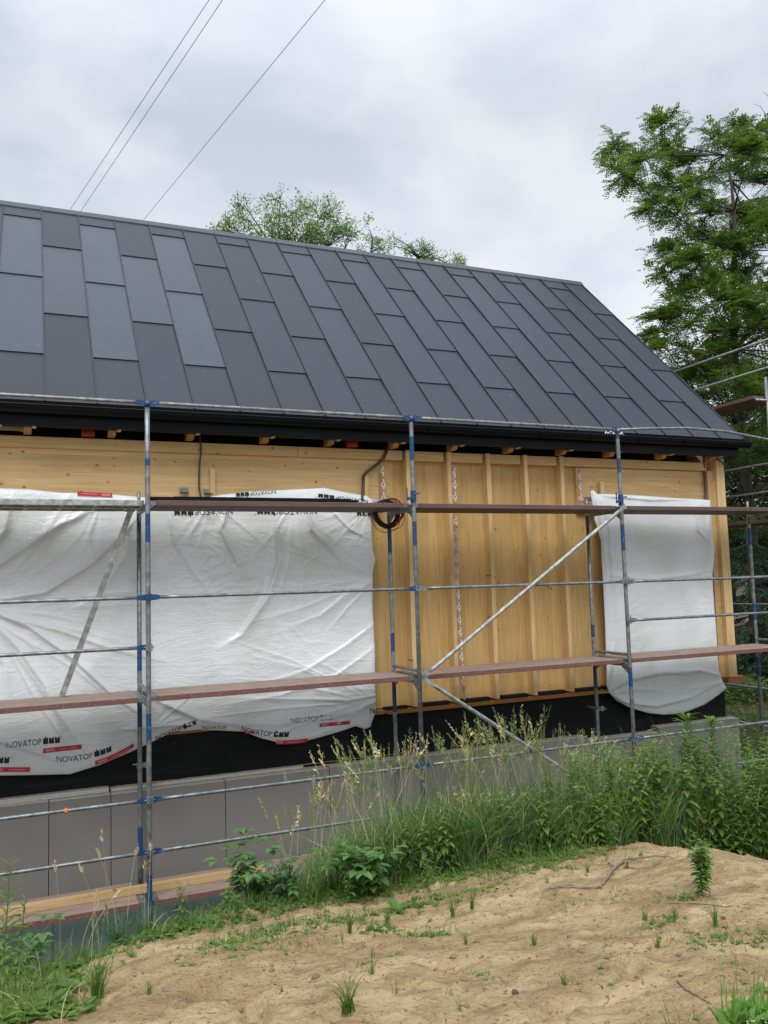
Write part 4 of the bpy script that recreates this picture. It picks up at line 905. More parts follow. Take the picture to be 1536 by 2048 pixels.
for a in ((120, 1935, 160, .13, .10), (60, 1975, 200, .12, .14), (20, 2010, 220, .12, .22), (200, 1915, 120, .10, .08), (330, 1860, 160, .10, .12), (400, 1850, 120, .10, .10), (40, 2040, 150, .1, .2), (110, 2020, 120, .10, .08),
          (500, 1870, 170, .13, .07), (450, 1885, 110, .08, .06), (560, 1855, 110, .1, .05), (640, 1850, 110, .1, .05), (760, 1862, 120, .07, .05), (700, 1840, 60, .08, .05), (870, 1866, 80, .05, .06), (830, 1868, 60, .05, .05), (600, 1890, 60, .12, .035),
          (1240, 1792, 60, .10, .035), (1370, 1800, 90, .08, .05), (1330, 1845, 60, .07, .06), (1420, 1875, 110, .11, .05), (1500, 1880, 70, .1, .05), (1180, 1795, 50, .12, .03), (1130, 1720, 50, .1, .05), (1050, 1745, 60, .1, .05), (1530, 2000, 60, .07, .1), (1000, 1760, 40, .08, .05)): patch(*a)
for _ in range(150):
    px_, py = rnd.uniform(150, 1536), rnd.uniform(1740, 2040)
    if noise.noise(Vector((px_*.006, py*.012, 33))) < -.02: continue
    c = gpt(px_, py)
    if c.y < np.interp(c.x, _cx, _cy): patch(px_, py, rnd.choice([2, 3, 5, 8]), .015, rnd.uniform(.02, .06))
for a in ((60, 1900, 120, .1, .2), (10, 1930, 120, .1, .26), (90, 2035, 90, .1, .14), (160, 1960, 90, .1, .08), (700, 1835, 150, .16, .07), (850, 1810, 130, .12, .08), (950, 1790, 100, .12, .06), (1080, 1745, 120, .12, .07), (460, 1905, 120, .13, .05), (540, 1880, 120, .14, .05)): patch(*a)
finish(fr, 'short_grass', 'short sparse grass and seedlings creeping over the edge of the sand', 'grass', None, [L_GRASS, L_HERB, L_STRAW], 'stuff')
# single tufts on the sand
tl = {(932, 1893): 'small upright grass tuft alone on open sand in the middle', (1068, 1893): 'small grass tuft on sand below the dead branch', (745, 1915): 'tiny grass tuft on sand left of centre', (905, 1832): 'bushy grass tuft just below the broad leaved rosette',
      (945, 1826): 'dark stemmed grass tuft right of the bushy tuft', (792, 1995): 'tiny single grass sprout low on the sand', (920, 2018): 'tiny grass sprout near the bottom edge', (742, 1952): 'small round clump of grass low left of centre', (1095, 1770): 'pair of thin grass sprouts beside the dead branch end',
      (1316, 1893): 'compact grass tuft right of centre on open sand', (1430, 1848): 'tall grass tuft below the green sapling', (1290, 1832): 'spreading grass tuft left of the sapling', (1175, 1745): 'thin grass tuft beside the upper dead branch', (1255, 1738): 'thin grass tuft right of the dead branch', (1350, 1838): 'low grass tuft between sapling and spreading tuft',
      (700, 1872): 'tall pale grass tuft at the left edge of the mound', (775, 1850): 'leafy grass tuft growing in the green patch on sand', (300, 1985): 'grass tuft with a single upright blade on the left sand', (1130, 1975): 'sparse sprout on the lower middle sand'}
for (px_, py), lb in tl.items():
    c = gpt(px_, py); b = MB(); big = 'tall' in lb or 'bushy' in lb or 'dark' in lb or 'leafy' in lb; tiny = 'tiny' in lb or 'sprout' in lb
    for _ in range(7 if tiny else 24 if big else 14): grass_blade(b, c+rdir(0, 0)*rnd.uniform(0, .012), rdir(0, 0), rnd.uniform(.05, .10)*(1.7 if big else .8 if tiny else 1), .005, 0, rnd.uniform(.1, .9))
    finish(b, 'grass_tuft', lb, 'grass tuft', 'grass tufts on the sand', [L_GRASS])
def tuft(px_, py, n, h, w_, label, stalks=(), mi=0, group='large grass clumps', spread=.03):
    c = gpt(px_, py); b = MB()
    for _ in range(n): grass_blade(b, c+rdir(0, 0)*rnd.uniform(0, spread), rdir(0, 0), h*rnd.uniform(.45, 1.1), w_, mi, rnd.uniform(.25, 1.1))
    e = empty('grass_clump', label, 'grass clump', group); b.build('blades', [L_GRASS, L_BLUEG], e)
    if stalks:
        b = MB()
        for (dx, hh, lean, straw) in stalks: stalk(b, c+Vector((dx, 0, 0)), Vector(lean), hh, straw, straw, .07, 12, tight=.3)
        b.build('seed_stalk', [L_PANICLE, L_STRAW], e)
tuft(695, 2036, 40, .16, .010, 'broad bladed clump with one tall dark stalk at the bottom of the sand', [(.0, .33, (-.06, 0, 0), 0)])
tuft(195, 2000, 45, .26, .007, 'upright clump with thin stems on the left of the sand', [(0, .42, (.1, 0, 0), 0), (.02, .36, (-.1, 0, 0), 0), (-.03, .5, (.05, 0, 0), 1)])
tuft(235, 1868, 110, .27, .008, 'dense bluish clump in front of the lowest deck', [(-.1, .55, (-.2, 0, 0), 1), (.05, .6, (.1, 0, 0), 1), (.1, .5, (.15, 0, 0), 0), (-.05, .72, (-.05, 0, 0), 1), (0, .62, (-.18, 0, 0), 1)], 1, spread=.07)
tuft(290, 1855, 60, .22, .007, 'clump of grass at the foot of the first scaffold post', [(0, .48, (0, 0, 0), 1), (.02, .6, (.03, 0, 0), 1)], 1, spread=.06)
tuft(160, 1905, 50, .2, .006, 'loose grass clump left of the bluish clump, before the blue wall', [(0, .36, (.3, 0, 0), 1), (0.03, .4, (.45, 0, 0), 1), (-.1, .62, (-.05, 0, 0), 1)], 0, spread=.08)
tuft(575, 1800, 80, .38, .010, 'arching long bladed clump between the two brambles', [], 1, spread=.06)
tuft(630, 1810, 60, .34, .009, 'arching clump left of the large bramble', [], 0, spread=.06)
tuft(890, 1745, 150, .42, .009, 'large arching bluish clump right of the large bramble', [], 1, spread=.12)
tuft(790, 1735, 120, .45, .009, 'tall clump directly behind the large bramble', [], 1, spread=.1)
# named leafy plants
def plant(px_, py, h, n, L, W, label, mat, branch=0, multi=1, name='weed', cat='plant', lean=0., group=None, droop=.35, elev=(.1, .7), r=.004, spread=.03, start=.1):
    c = gpt(px_, py); b = MB()
    for k in range(multi):
        p = c + (rdir(0, 0)*rnd.uniform(0, spread) if multi > 1 else Vector()); herb(b, p, h*rnd.uniform(.8, 1) if multi > 1 else h, n, L, W, Vector((lean, 0, 0))+rdir(0, 0)*.08, branch, elev, droop, r, start)
    return split_plant(b, name, label, cat, group, mat, c)
def bramble(px_, py, h, ns, label, L=.07, spread=.35):
    c = gpt(px_, py); b = MB()
    for k in range(ns):
        a = rnd.uniform(0, 6.28); lean = Vector((math.cos(a), math.sin(a)*.7, 0))*rnd.uniform(.1, spread); hh = h*rnd.uniform(.45, 1); pts = [c + Vector((0, 0, 1))*hh*t*(1.25-.3*t) + lean*t*t*1.2 for t in (0, .25, .5, .75, 1)]
        b.tube(pts, [.0035, .003, .0025, .002, .001], 5, 1, False)
        for t in [.25+.75*i/8 for i in range(9)]:
            i = min(3, int(t*4)); q = pts[i].lerp(pts[i+1], t*4-i); d = rdir(0, .6).normalized(); e = q + d*.05; b.tube([q, e], .0012, 4, 1, False)
            sd2 = d.cross(Vector((0, 0, 1))).normalized(); l = L*rnd.uniform(.7, 1.15)
            leaf_blade(b, e, d, l*1.1, l*.72, 0, .35); leaf_blade(b, e, d*.3+sd2, l*.85, l*.58, 0, .3); leaf_blade(b, e, d*.3-sd2, l*.85, l*.58, 0, .3)
    return split_plant(b, 'bramble', label, 'bramble', 'brambles in front of the scaffold', L_BRAMBLE, c)
bramble(745, 1795, .42, 14, 'largest bramble with broad pale green leaves at the middle of the bank', .085, .34)
bramble(495, 1815, .58, 6, 'tall thin bramble with round leaf sprays near the lowest deck', .085, .14)
bramble(535, 1800, .34, 9, 'low dark bramble right beside the tall thin bramble', .06, .25)
bramble(1420, 1690, .50, 10, 'light green bramble behind the crest at the right', .10, .3)
bramble(1505, 1712, .40, 10, 'low bramble at the far right end of the mound', .08, .3)
bramble(40, 1960, .34, 6, 'small bramble with yellow green leaves at the lower left edge', .06, .2)
plant(1405, 1795, .33, 30, .075, .036, 'single green sapling standing alone on the sand at right', L_HERB, 5, multi=3, spread=.02, name='sapling', cat='sapling', r=.004)
plant(6, 2040, .68, 60, .12, .022, 'tall narrow leaved willowherb at the left edge of the picture', L_HERB, 0, name='willowherb', cat='willowherb', group='narrow leaved willowherbs', lean=-.02, elev=(.2, .9), start=.25)
plant(30, 2032, .50, 50, .10, .020, 'shorter willowherb right of the tallest one at the left edge', L_HERB, 0, name='willowherb', cat='willowherb', group='narrow leaved willowherbs', elev=(.2, .9), start=.2)
for (px_, s, T, lb) in ((1400, .5, 1432, 'left one of the two bright willowherbs in front of the house corner'), (1452, .55, 1438, 'right one of the two bright willowherbs in front of the house corner')):
    r = rootpt(px_, s); h = at(px_, T, r.y)[2]-r.z; b = MB(); herb(b, r, h, 170, .22, .036, Vector((0, 0, 0)), 0, (.1, .9), .45, .007, .2, .15)
    for k in range(14): leaf_blade(b, r+Vector((0, 0, h-.02)), rdir(.5, 1.6), .11, .02, 0, .2)
    split_plant(b, 'willowherb', lb, 'willowherb', 'narrow leaved willowherbs', L_HERB, r)
def rosette(px_, py, n, L, W, label, mat=L_HERB, el=(.5, 1.5)):
    c = gpt(px_, py); b = MB()
    for k in range(n): leaf_blade(b, c, rdir(*el), L*rnd.uniform(.7, 1.1), W, 0, .35)
    finish(b, 'rosette', label, 'plant', None, [mat])
rosette(795, 1822, 12, .15, .045, 'pale broad leaved rosette at the upper edge of the sand', L_BRIGHT)
rosette(262, 1916, 9, .06, .016, 'small leafy rosette on the sand below the first scaffold post'); rosette(130, 2005, 6, .09, .025, 'small pale rosette lying on the sand at lower left', L_BRIGHT)
for (px_, py, h, lb) in ((365, 1850, .30, 'seedling with an umbrella of leaves right of the first scaffold post'), (1120, 1700, .22, 'leafy seedling at the edge of the grass left of the mound top'), (1000, 1740, .18, 'pale seedling in front of the tall grass'), (480, 1840, .16, 'low seedling beneath the tall thin bramble'), (700, 1700+110, .2, 'seedling before the largest bramble'), (1225, 1700, .2, 'seedling directly behind the mound top'), (1340, 1690, .24, 'seedling right behind the round clod'), (860, 1790, .25, 'weed with toothed leaves between rosette and grass')):
    plant(px_, py, h, 18, .06, .022, lb, L_HERB, 2, multi=2, name='seedling', cat='seedling', group='seedlings on the crest', r=.003)
# yellow flowered plant
FL = []; r = rootpt(1320, .6); b = MB()
for k in range(7):
    h = (at(1320, 1480+rnd.uniform(-12, 60), r.y)[2]-r.z); p = r+rdir(0, 0)*.12; herb(b, p, h, 12, .05, .012, rdir(0, 0)*.12, 1, r=.002)
    t = p+Vector((0, 0, h))
    for q in range(5): FL.append(t+rdir(-.3, .3)*.05)
for (px_, T) in ((1262, 1500), (1285, 1497), (1238, 1515), (1345, 1470), (1300, 1462)):
    q = at(px_, T, r.y); FL += [Vector(q)+rdir(-.4, .4)*.03 for _ in range(3)]; b.tube([Vector((q[0], q[1]+.02, r.z)), Vector(q)], .0015, 4, 1, False)
e_ = split_plant(b, 'yellow_flowers', 'weed with small yellow flowers below the sagging plastic sheet', 'flower', None, L_HERB, r)
def blossom(f, size, mat, par):
    q = MB(); V = [f+Vector((size*math.cos(a)*k, size*math.sin(a)*k*.8, size*.35*(k-.4))) for a, k in [(2*math.pi*i/10, 1 if i % 2 else .5) for i in range(10)]]; q.add(V+[f-Vector((0, 0, size*.3))], [tuple(range(10))]+[(i, 10, (i+1) % 10) for i in range(10)]); q.build('flower', mat, par)
for f in FL: blossom(f, .011, L_YELLOW, e_)
# feathery dark grass left of the yellow flowers
b = MB()
for k in range(16):
    px_ = rnd.uniform(1230, 1320); p = rootpt(px_, .5); stalk(b, p, Vector((rnd.uniform(.05, .2), 0, 0)), at(px_, 1440+rnd.uniform(0, 70), p.y)[2]-p.z, 0, 0, .28, 60, tight=.5)
finish(b, 'reed_grass', 'feathery brownish green reed grass in front of the sagging sheet bottom', 'grass', None, [leaf('brown_panicle', (.09, .09, .045), (.18, .17, .09))])
# foreground plant, lower right
c = gpt(1500, 2075); b = MB()
for k in range(90): leaf_blade(b, c+rdir(0, .5)*rnd.uniform(0, .05)+Vector((rnd.uniform(-.10, .12), rnd.uniform(-.05, .05), rnd.uniform(0, .03))), rdir(.6, 2.4), rnd.uniform(.09, .17), rnd.uniform(.025, .046), 0, .3)
for k in range(16): grass_blade(b, c+Vector((rnd.uniform(-.12, .1), rnd.uniform(-.04, .04), 0)), rdir(0, 0), rnd.uniform(.16, .32), .009, 0, rnd.uniform(.05, .4))
stalk(b, c+Vector((-.03, .02, 0)), Vector((.02, 0, 0)), .30, 1, 1, .02, 8); stalk(b, c+Vector((-.12, 0, 0)), Vector((-.02, 0, 0)), .26, 1, 1, .01, 3)
e_ = split_plant(b, 'leafy_weed', 'bright green leafy weed in the lower right corner', 'plant', None, L_BRIGHT, c)
for k in range(14): blossom(c+Vector((rnd.uniform(-.06, .03), -.05, rnd.uniform(.05, .09))), .005, L_WHITE, e_)
b = MB(); c = gpt(1330, 2060)
for k in range(7): grass_blade(b, c+Vector((rnd.uniform(-.12, .08), 0, -.02)), Vector((-.9, .1, 0)), rnd.uniform(.12, .2), .004, 0, rnd.uniform(.3, .7))
finish(b, 'grass_clump', 'thin leaning blades left of the lower right weed', 'grass clump', 'large grass clumps', [L_GRASS])
# dead branch, twigs, clods
def twig(pts, r0, r1, label, lift=.012, name='dead_branch', mat=None):
    P = [gpt(*q)+Vector((0, 0, lift)) for q in pts]; n = len(P); Q = []; R = []
    for i in range(n-1):
        for k in range(4):
            t = k/4; Q.append(P[i].lerp(P[i+1], t)+Vector((rnd.uniform(-.004, .004), rnd.uniform(-.004, .004), 0))); R.append(r0+(r1-r0)*(i+t)/(n-1))
    Q.append(P[-1]); R.append(r1*.5); b = MB(); b.tube(Q, R, 7); return b, name, label
b, nm, lb = twig([(1212, 1762), (1225, 1742), (1248, 1720), (1270, 1712), (1310, 1710), (1345, 1713)], .011, .004, 'forked dead branch lying across the top of the sand mound')
for pts, r0, r1 in (([(1212, 1762), (1200, 1778), (1165, 1781), (1120, 1782), (1088, 1788)], .009, .003), ([(1120, 1782), (1135, 1776), (1150, 1780)], .004, .003), ([(1253, 1722), (1250, 1735), (1270, 1740), (1300, 1732), (1325, 1720)], .006, .002), ([(1230, 1738), (1218, 1728), (1212, 1722)], .005, .002)):
    q, _, _ = twig(pts, r0, r1, ''); b.add(q.v, q.f)
b.build(nm, M_TWIG, smooth=True); o = bpy.data.objects[nm]; tag(o, lb, 'branch')
for pts, r0, lb in (([(1340, 1812), (1400, 1806), (1455, 1814), (1500, 1818)], .004, 'thin dark twig lying below the sapling'), ([(920, 1958), (945, 1962), (968, 1961)], .003, 'short dark twig on the middle of the sand'), ([(265, 1872), (290, 1866), (302, 1852)], .006, 'dark root stub sticking out under the first scaffold post'), ([(1355, 1965), (1375, 1985), (1395, 1995), (1420, 2010)], .005, 'dead twig next to the lower right weed')):
    b, nm, _ = twig(pts, r0, r0*.5, '', .006, 'twig'); o = b.build('twig', M_TWIG, smooth=True); tag(o, lb, 'twig', 'small twigs on the sand')
def clod(p, r, mat, b=None):
    import bmesh
    b = b or MB(); o = len(b.v); n1_, n2_ = 6, 5; sd3 = rnd.random()*99
    for i in range(n2_+1):
        for j in range(n1_):
            th = math.pi*i/n2_; ph = 2*math.pi*j/n1_; v = Vector((math.sin(th)*math.cos(ph), math.sin(th)*math.sin(ph), .7*math.cos(th))); k = r*(1+.5*noise.noise(v*1.6+Vector((sd3, 0, 0)))); b.v.append(tuple(p+v*k))
    for i in range(n2_):
        for j in range(n1_): b.f.append((o+i*n1_+j, o+i*n1_+(j+1) % n1_, o+(i+1)*n1_+(j+1) % n1_, o+(i+1)*n1_+j)); b.m.append(0)
    return b
M_CLOD = simple('clod', (.24, .155, .085), .95, var=.3, scale=40, bstr=.6)
cb = MB()
for _ in range(2600):
    px_, py = rnd.uniform(0, 1600), rnd.uniform(1700, 2070); x = noise.noise(Vector((px_*.008, py*.014, 1)))
    if x < .05 and rnd.random() > .08: continue
    c = gpt(px_, py)
    if c.y > np.interp(c.x, _cx, _cy)+.05: continue
    clod(c, rnd.choice([.002, .003, .003, .004, .005, .008]), None, cb)
for _ in range(150):
    px_, py = rnd.uniform(0, 1600), rnd.uniform(1700, 2070); x = noise.noise(Vector((px_*.008, py*.014, 1)))
    if x > .02: clod(gpt(px_, py), rnd.uniform(.009, .019), None, cb)
finish(cb, 'soil_crumbs', 'loose crumbs of soil scattered over the sand', 'soil', None, [M_CLOD], 'stuff')
b = clod(gpt(1304, 1684)+Vector((0, 0, .02)), .035, None); finish(b, 'clod', 'round reddish clod of earth on top of the mound', 'clod', None, [simple('red_clod', (.24, .12, .06), .95, scale=40, bstr=.6)])
for (px_, py, r_, col, lb) in ((1448, 1812, .008, (.75, .42, .36), 'tiny pink pebble below the sapling'), (1030, 1985, .016, (.12, .07, .045), 'dark clod in the lower middle of the sand'), (1447, 1838, .014, (.16, .06, .04), 'dark red brown leaf scrap right below the pink pebble'), (632, 1960, .02, (.2, .12, .06), 'brown clod in the churned soil low left of centre')):
    finish(clod(gpt(px_, py)+Vector((0, 0, r_*.3)), r_, None), 'pebble', lb, 'pebble', None, [flat('pebble_'+str(px_), col, .9)])
# ------------------------------------------------------------------ trees
def comp_leaf(b, p, d, L, npair, mi=0):
    d = d.normalized(); s = d.cross(Vector((0, 0, 1)))
    if s.length < .1: s = Vector((1, 0, 0))
    s.normalize()
    for k in range(npair):
        t = (k+1)/(npair+.5); c = p+d*L*t+Vector((0, 0, -.28*L*t*t)); l = L*.20
        for sg in (-1, 1):
            q = s*sg*.9+d*.25+Vector((0, 0, rnd.uniform(-.5, .15))); e = d*l*.28; o = len(b.v)
            b.v += [tuple(c), tuple(c+q*l*.5+e), tuple(c+q*l), tuple(c+q*l*.5-e)]; b.f.append((o, o+1, o+2, o+3)); b.m.append(mi)
def locust(name, label, trunk, clumps, Y, nt, nl, LL, group=None, mat=None, npair=7, rt=.16, spreadY=1.4, ext=1.05):
    e = empty(name, label, 'tree', group); tb = MB(); lb = MB(); mp = Y-CAM[1]; sc_ = mp/math.cos(.4)/F_PX
    tr = [Vector(at(a, b_, Y)) for a, b_ in trunk]; base = Vector((tr[0].x, tr[0].y, -2)); T = [base]+tr; nT = len(T)
    tb.tube(T, [rt*(1-.85*i/(nT-1)) for i in range(nT)], 9, 0)
    for (px_, py, rx, ry) in clumps:
        dist = np.linalg.norm(at(px_, py, Y)-CAM); k = dist/F_PX; c = Vector(at(px_, py, Y+rnd.uniform(-spreadY, spreadY))); R = Vector((rx*k, rx*k*.9, max(ry*1.15, rx*.85)*k))
        cand = [t for t in T if t.z < c.z-.2] or [T[0]]; j = min(cand, key=lambda t: (t-c).length+.4*abs(t.z-c.z)); mid = j.lerp(c, .5)+Vector((rnd.uniform(-.3, .3), rnd.uniform(-.3, .3), -.15*(c-j).length*.3))
        tb.tube([j, mid, c], [.032*rt/.16, .018*rt/.16, .009*rt/.16], 6, 0, False)
        for _ in range(nt):
            a = rdir(-.7, 1).normalized(); end = c+Vector((a.x*R.x, a.y*R.y, a.z*R.z))*rnd.uniform(.45, ext); tb.tube([c, c.lerp(end, .5)+Vector((0, 0, .05)), end], [.010, .007, .003], 4, 0, False)
            for i in range(nl):
                t = .2+.85*i/nl; q = c.lerp(end, t); d = (end-c).normalized()*.8+rdir(-.3, .5)*.9; comp_leaf(lb, q, d, LL*rnd.uniform(.7, 1.15), npair)
    tb.build('trunk', M_BARK, e, True); lb.build('crown', mat or L_LOCUST, e); return e
C1 = [(1228, 298, 34, 30), (1252, 350, 40, 26), (1332, 248, 26, 32), (1345, 300, 44, 40), (1290, 320, 44, 30), (1380, 330, 40, 36), (1430, 285, 34, 36), (1405, 360, 50, 40), (1340, 375, 40, 34), (1310, 410, 30, 20), (1478, 262, 22, 22), (1515, 262, 36, 24), (1500, 310, 36, 30), (1545, 300, 40, 40),
      (1470, 350, 46, 40), (1530, 370, 50, 40), (1355, 430, 46, 30), (1420, 430, 50, 36), (1490, 430, 50, 40), (1545, 450, 50, 50), (1385, 480, 44, 26), (1450, 490, 30, 26), (1350, 500, 44, 26), (1400, 530, 44, 26), (1500, 500, 40, 40), (1340, 545, 36, 18), (1550, 560, 50, 60), (1500, 575, 36, 36), (1395, 585, 44, 22), (1440, 600, 40, 26),
      (1345, 610, 34, 22), (1320, 640, 26, 16), (1380, 650, 50, 30), (1450, 660, 50, 40), (1300, 672, 18, 12), (1335, 700, 44, 24), (1520, 660, 50, 46), (1400, 720, 50, 34), (1460, 740, 50, 40), (1530, 750, 50, 40), (1370, 760, 36, 26), (1430, 800, 50, 40), (1500, 820, 56, 40), (1560, 830, 50, 50), (1470, 880, 50, 40), (1530, 900, 50, 40),
      (1600, 330, 50, 60), (1610, 450, 50, 60), (1600, 560, 60, 60), (1600, 680, 60, 60), (1610, 800, 60, 60), (1590, 900, 60, 60), (1670, 420, 60, 60), (1680, 560, 70, 70), (1680, 700, 70, 70)]
C1 += [(rnd.uniform(1345, 1640), rnd.uniform(300, 920), rnd.uniform(20, 38), rnd.uniform(18, 34)) for _ in range(42)]
locust('locust_tree', 'tall feathery leaved tree rising beside the right end of the roof', [(1500, 1000), (1478, 850), (1470, 700), (1466, 580), (1470, 500), (1468, 420), (1462, 360), (1450, 310)], C1, 6, 14, 13, .34, rt=.12, ext=1.4, spreadY=2.3)
def bushy(name, label, c, R, n, mat, leafL=.11, group=None, h0=-2.2, cat='tree'):
    e = empty(name, label, cat, group); tb = MB(); lb = MB(); c = Vector(c); tb.tube([Vector((c.x, c.y, h0)), Vector((c.x+.1, c.y, (c.z+h0)/2)), c], [.14, .09, .03], 8)
    for _ in range(n):
        a = rdir(-1, 1).normalized(); rr = rnd.uniform(.45, 1.0); q = c+Vector((a.x*R[0], a.y*R[1], a.z*R[2]))*rr
        if noise.noise(q*1.1) < -.18: continue
        if rnd.random() < .12: tb.tube([c.lerp(q, .2), q], [.02, .005], 4, 0, False)
        for k in range(9):
            p = q+Vector((rnd.gauss(0, .16), rnd.gauss(0, .16), rnd.gauss(0, .12))); d = (a+rdir(-.8, .5)).normalized(); s = d.orthogonal().normalized()*leafL*.28; l = leafL*rnd.uniform(.6, 1.2); o = len(lb.v)
            lb.v += [tuple(p), tuple(p+d*l*.5+s), tuple(p+d*l), tuple(p+d*l*.5-s)]; lb.f.append((o, o+1, o+2, o+3)); lb.m.append(0)
    tb.build('trunk', M_BARK, e, True); lb.build('crown', mat, e); return e
M_MID = leaf('mid_leaf', (.06, .13, .025), (.20, .32, .07), .45)
def tops(label, blobs, seed_):
    e = empty('distant_tree', label, 'tree', 'tree tops behind the ridge'); tb = MB(); lb = MB(); Y = 15.; T0 = Vector(at(blobs[0][0]+4, 640, Y)); hub = Vector(at(blobs[0][0], blobs[0][1]+blobs[0][3], Y)); tb.tube([Vector((T0.x, Y, -2)), T0, hub], [.13, .09, .05], 8)
    for bi, (px_, py, rx, ry, n) in enumerate(blobs):
        k = np.linalg.norm(at(px_, py, Y)-CAM)/F_PX; c = Vector(at(px_, py, Y+rnd.uniform(-.5, .5))); h0 = c-Vector((0, 0, ry*k*.7)); tb.tube([hub, hub.lerp(h0, .5)+Vector((rnd.uniform(-.1, .1), 0, .1)), h0], [.03, .02, .012], 6, 0, False)
        for _ in range(n):
            a = rdir(-.8, 1.).normalized(); rr = rnd.uniform(.35, 1.0)**.7*rnd.uniform(.8, 1.15); q = c+Vector((a.x*rx*k, a.y*rx*k, a.z*ry*k))*rr
            if noise.noise(q*1.9+Vector((seed_, 0, 0))) < .02: continue
            if rnd.random() < .22: m_ = h0.lerp(q, .55)+Vector((rnd.uniform(-.12, .12), 0, rnd.uniform(-.05, .12))); tb.tube([h0, m_, q], [.008, .006, .003], 4, 0, False)
            for _k in range(rnd.randint(8, 15)):
                p = q+Vector((rnd.gauss(0, .09), rnd.gauss(0, .09), rnd.gauss(0, .08))); d = (a*.6+rdir(-.5, .7)).normalized(); s_ = d.orthogonal().normalized()*.026; l = rnd.uniform(.07, .14); o = len(lb.v)
                lb.v += [tuple(p), tuple(p+d*l*.5+s_), tuple(p+d*l), tuple(p+d*l*.5-s_)]; lb.f.append((o, o+1, o+2, o+3)); lb.m.append(0)
    tb.build('trunk', M_BARK, e, True); lb.build('crown', M_MID, e)
tops('round airy tree top showing above the ridge, biggest of three', [(560, 470, 90, 50, 420), (575, 415, 62, 26, 170), (500, 425, 40, 28, 110), (470, 450, 30, 26, 70), (640, 420, 44, 24, 110), (655, 465, 62, 38, 330), (600, 480, 90, 40, 380), (560, 395, 24, 16, 30), (488, 400, 12, 14, 18), (690, 480, 36, 24, 130), (445, 462, 18, 14, 24)], 3)
tops('slim tree top above the ridge between the other two', [(742, 475, 24, 30, 90), (740, 448, 9, 18, 26), (765, 490, 22, 12, 34), (745, 510, 40, 22, 90)], 6)
tops('low sparse tree tops at the right, trailing along the ridge', [(835, 500, 26, 14, 60), (795, 470, 16, 12, 26), (790, 486, 14, 10, 12), (865, 512, 24, 12, 60), (905, 524, 28, 11, 60), (815, 482, 14, 10, 18), (870, 540, 60, 14, 90)], 9)
for (px_, py, Y, R, n, mt, lb) in ((1560, 800, 12, (3.2, 2.5, 4.2), 3600, L_DARK, 'dark leafy tree filling the gap behind the feathery tree'), (1500, 960, 9, (2.4, 2, 2.6), 2600, L_DARK, 'dark green tree just right of the corner post'), (1640, 1000, 9, (2.4, 2, 3), 1800, L_DARK, 'dark tree beyond the gable scaffold at the right edge'),
                                    (1500, 1100, 7.5, (1.2, 1, 1.0), 900, L_LOCUST, 'lighter green tree below the dark one beside the corner post')):
    bushy('leafy_tree', lb, at(px_, py, Y), R, n, mt, .14, 'trees behind the gable end')
def spruce(px_, ytop, Y, H, Rm, label):
    top = Vector(at(px_, ytop, Y)); base = Vector((top.x, top.y, top.z-H)); e = empty('spruce', label, 'tree', 'spruces behind the gable end'); tb = MB(); lb = MB(); tb.tube([base, top], [.12, .01], 8)
    for i in range(int(H*34)):
        t = rnd.random()**.8; z = top.z-H*t; L = Rm*(t**.8)*rnd.uniform(.75, 1.1)+.08; a = rnd.uniform(0, 6.28); d = Vector((math.cos(a), math.sin(a), -.15)); p0_ = Vector((top.x, top.y, z)); p1_ = p0_+d*L+Vector((0, 0, -.12*L*L))
        tb.tube([p0_, p1_], [.015, .004], 4, 0, False)
        for k in range(int(L*26)+4):
            q = p0_.lerp(p1_, rnd.uniform(.15, 1)); sdv = d.cross(Vector((0, 0, 1)))*rnd.choice((-1, 1)); dd = (sdv*rnd.uniform(.3, 1)+d*.7+Vector((0, 0, -rnd.uniform(.1, .9)))).normalized()
            for m_ in range(4):
                l = rnd.uniform(.08, .2); s = dd.orthogonal().normalized(); s.rotate(Matrix.Rotation(rnd.uniform(0, 6), 3, dd)); s *= .011; o = len(lb.v); q2 = q+dd*.05*m_; d2 = (dd+rdir(-.4, .4)*.6).normalized()
                lb.v += [tuple(q2-s), tuple(q2+s), tuple(q2+d2*l)]; lb.f.append((o, o+1, o+2)); lb.m.append(0)
    tb.build('trunk', M_BARK, e, True); lb.build('crown', L_NEEDLE, e)
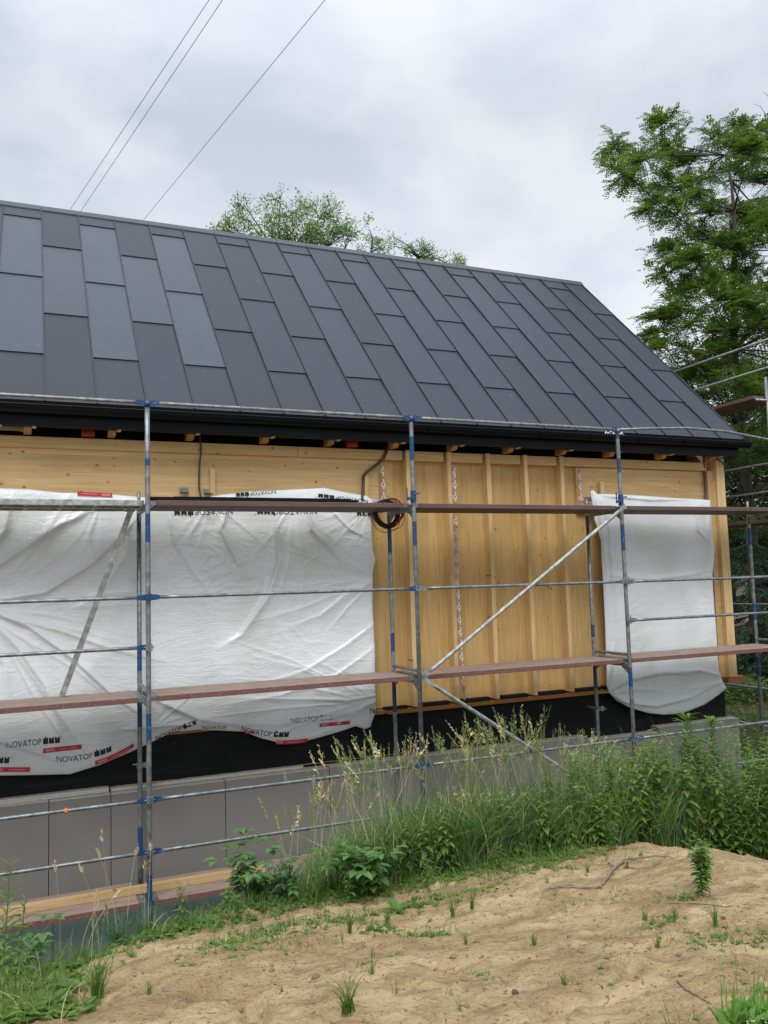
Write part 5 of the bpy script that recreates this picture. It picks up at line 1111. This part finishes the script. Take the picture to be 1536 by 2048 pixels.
spruce(1492, 1050, 5.2, 3.6, 1.15, 'spruce with drooping twigs right beside the corner post'); spruce(1560, 960, 6.0, 4.6, 1.4, 'taller spruce cut by the right edge of the picture'); spruce(1660, 1000, 5, 4.2, 1.3, 'spruce farther right behind the gable scaffold')
for i, (px_, py, Y, R, mt, lb) in enumerate(((1485, 1400, 4.6, (.9, .7, .55), L_LOCUST, 'low bush behind the house corner'), (1540, 1390, 4.6, (.8, .7, .7), L_DARK, 'dark bush below the spruces'), (1600, 1420, 4.6, (1, .7, .7), L_LOCUST, 'bush at the right edge below the taller spruce'), (1510, 1460, 3.0, (.8, .5, .3), L_DARK, 'low dark bush at the foot of the gable scaffold'), (1470, 1320, 8, (1.3, 1, 1.1), L_DARK, 'dark bush deep behind the corner post'))):
    bushy('bush', lb, at(px_, py, Y), R, 800, mt, .09, 'bushes behind the gable end', -2.2, 'bush')
# neighbouring house glimpsed through the spruces
nh = empty('neighbouring_house', 'distant pale house with grey tiled roof glimpsed beside the corner post', 'house')
q = at(1450, 1150, 16); q2 = at(1520, 1150, 16); X0, X1 = q[0]-1.5, q2[0]+2.5
b = MB(); b.box(X0, X1, 16, 22, -2, 1.5); b.build('wall', simple('pale_render', (.5, .42, .36), .9), nh)
b = MB(); b.prism([(15.6, 1.45), (19, 4.1), (22.4, 1.45), (22.4, 1.3), (19, 3.9), (15.6, 1.3)], 0, X0-.4, X1+.4); b.build('roof', simple('grey_tile', (.16, .14, .13), .85, var=.3, scale=5, bstr=.6), nh)
for k in range(3):
    x = X0+1.2+k*1.9; b = MB(); b.box(x, x+.8, 15.95, 15.995, -.2, .9); wq = b.build('window', M_BATT, nh); b = MB(); b.box(x+.06, x+.74, 15.93, 15.945, -.14, .84); b.build('pane', M_GLASS, wq)
# bare twig tips entering from the upper right
b = MB()
for pts in (([(1545, 250), (1520, 212), (1508, 208)]), ([(1550, 235), (1535, 190), (1526, 184)])):
    b.tube([at(x_, y_, 5.5) for x_, y_ in pts], [.008, .005, .003], 5)
b.tube([at(1600, 420, 5.5), at(1570, 300, 5.5), at(1548, 240, 5.5)], [.03, .015, .008], 5)
b.build('bare_twig', M_BARK, bpy.data.objects['locust_tree'], True)
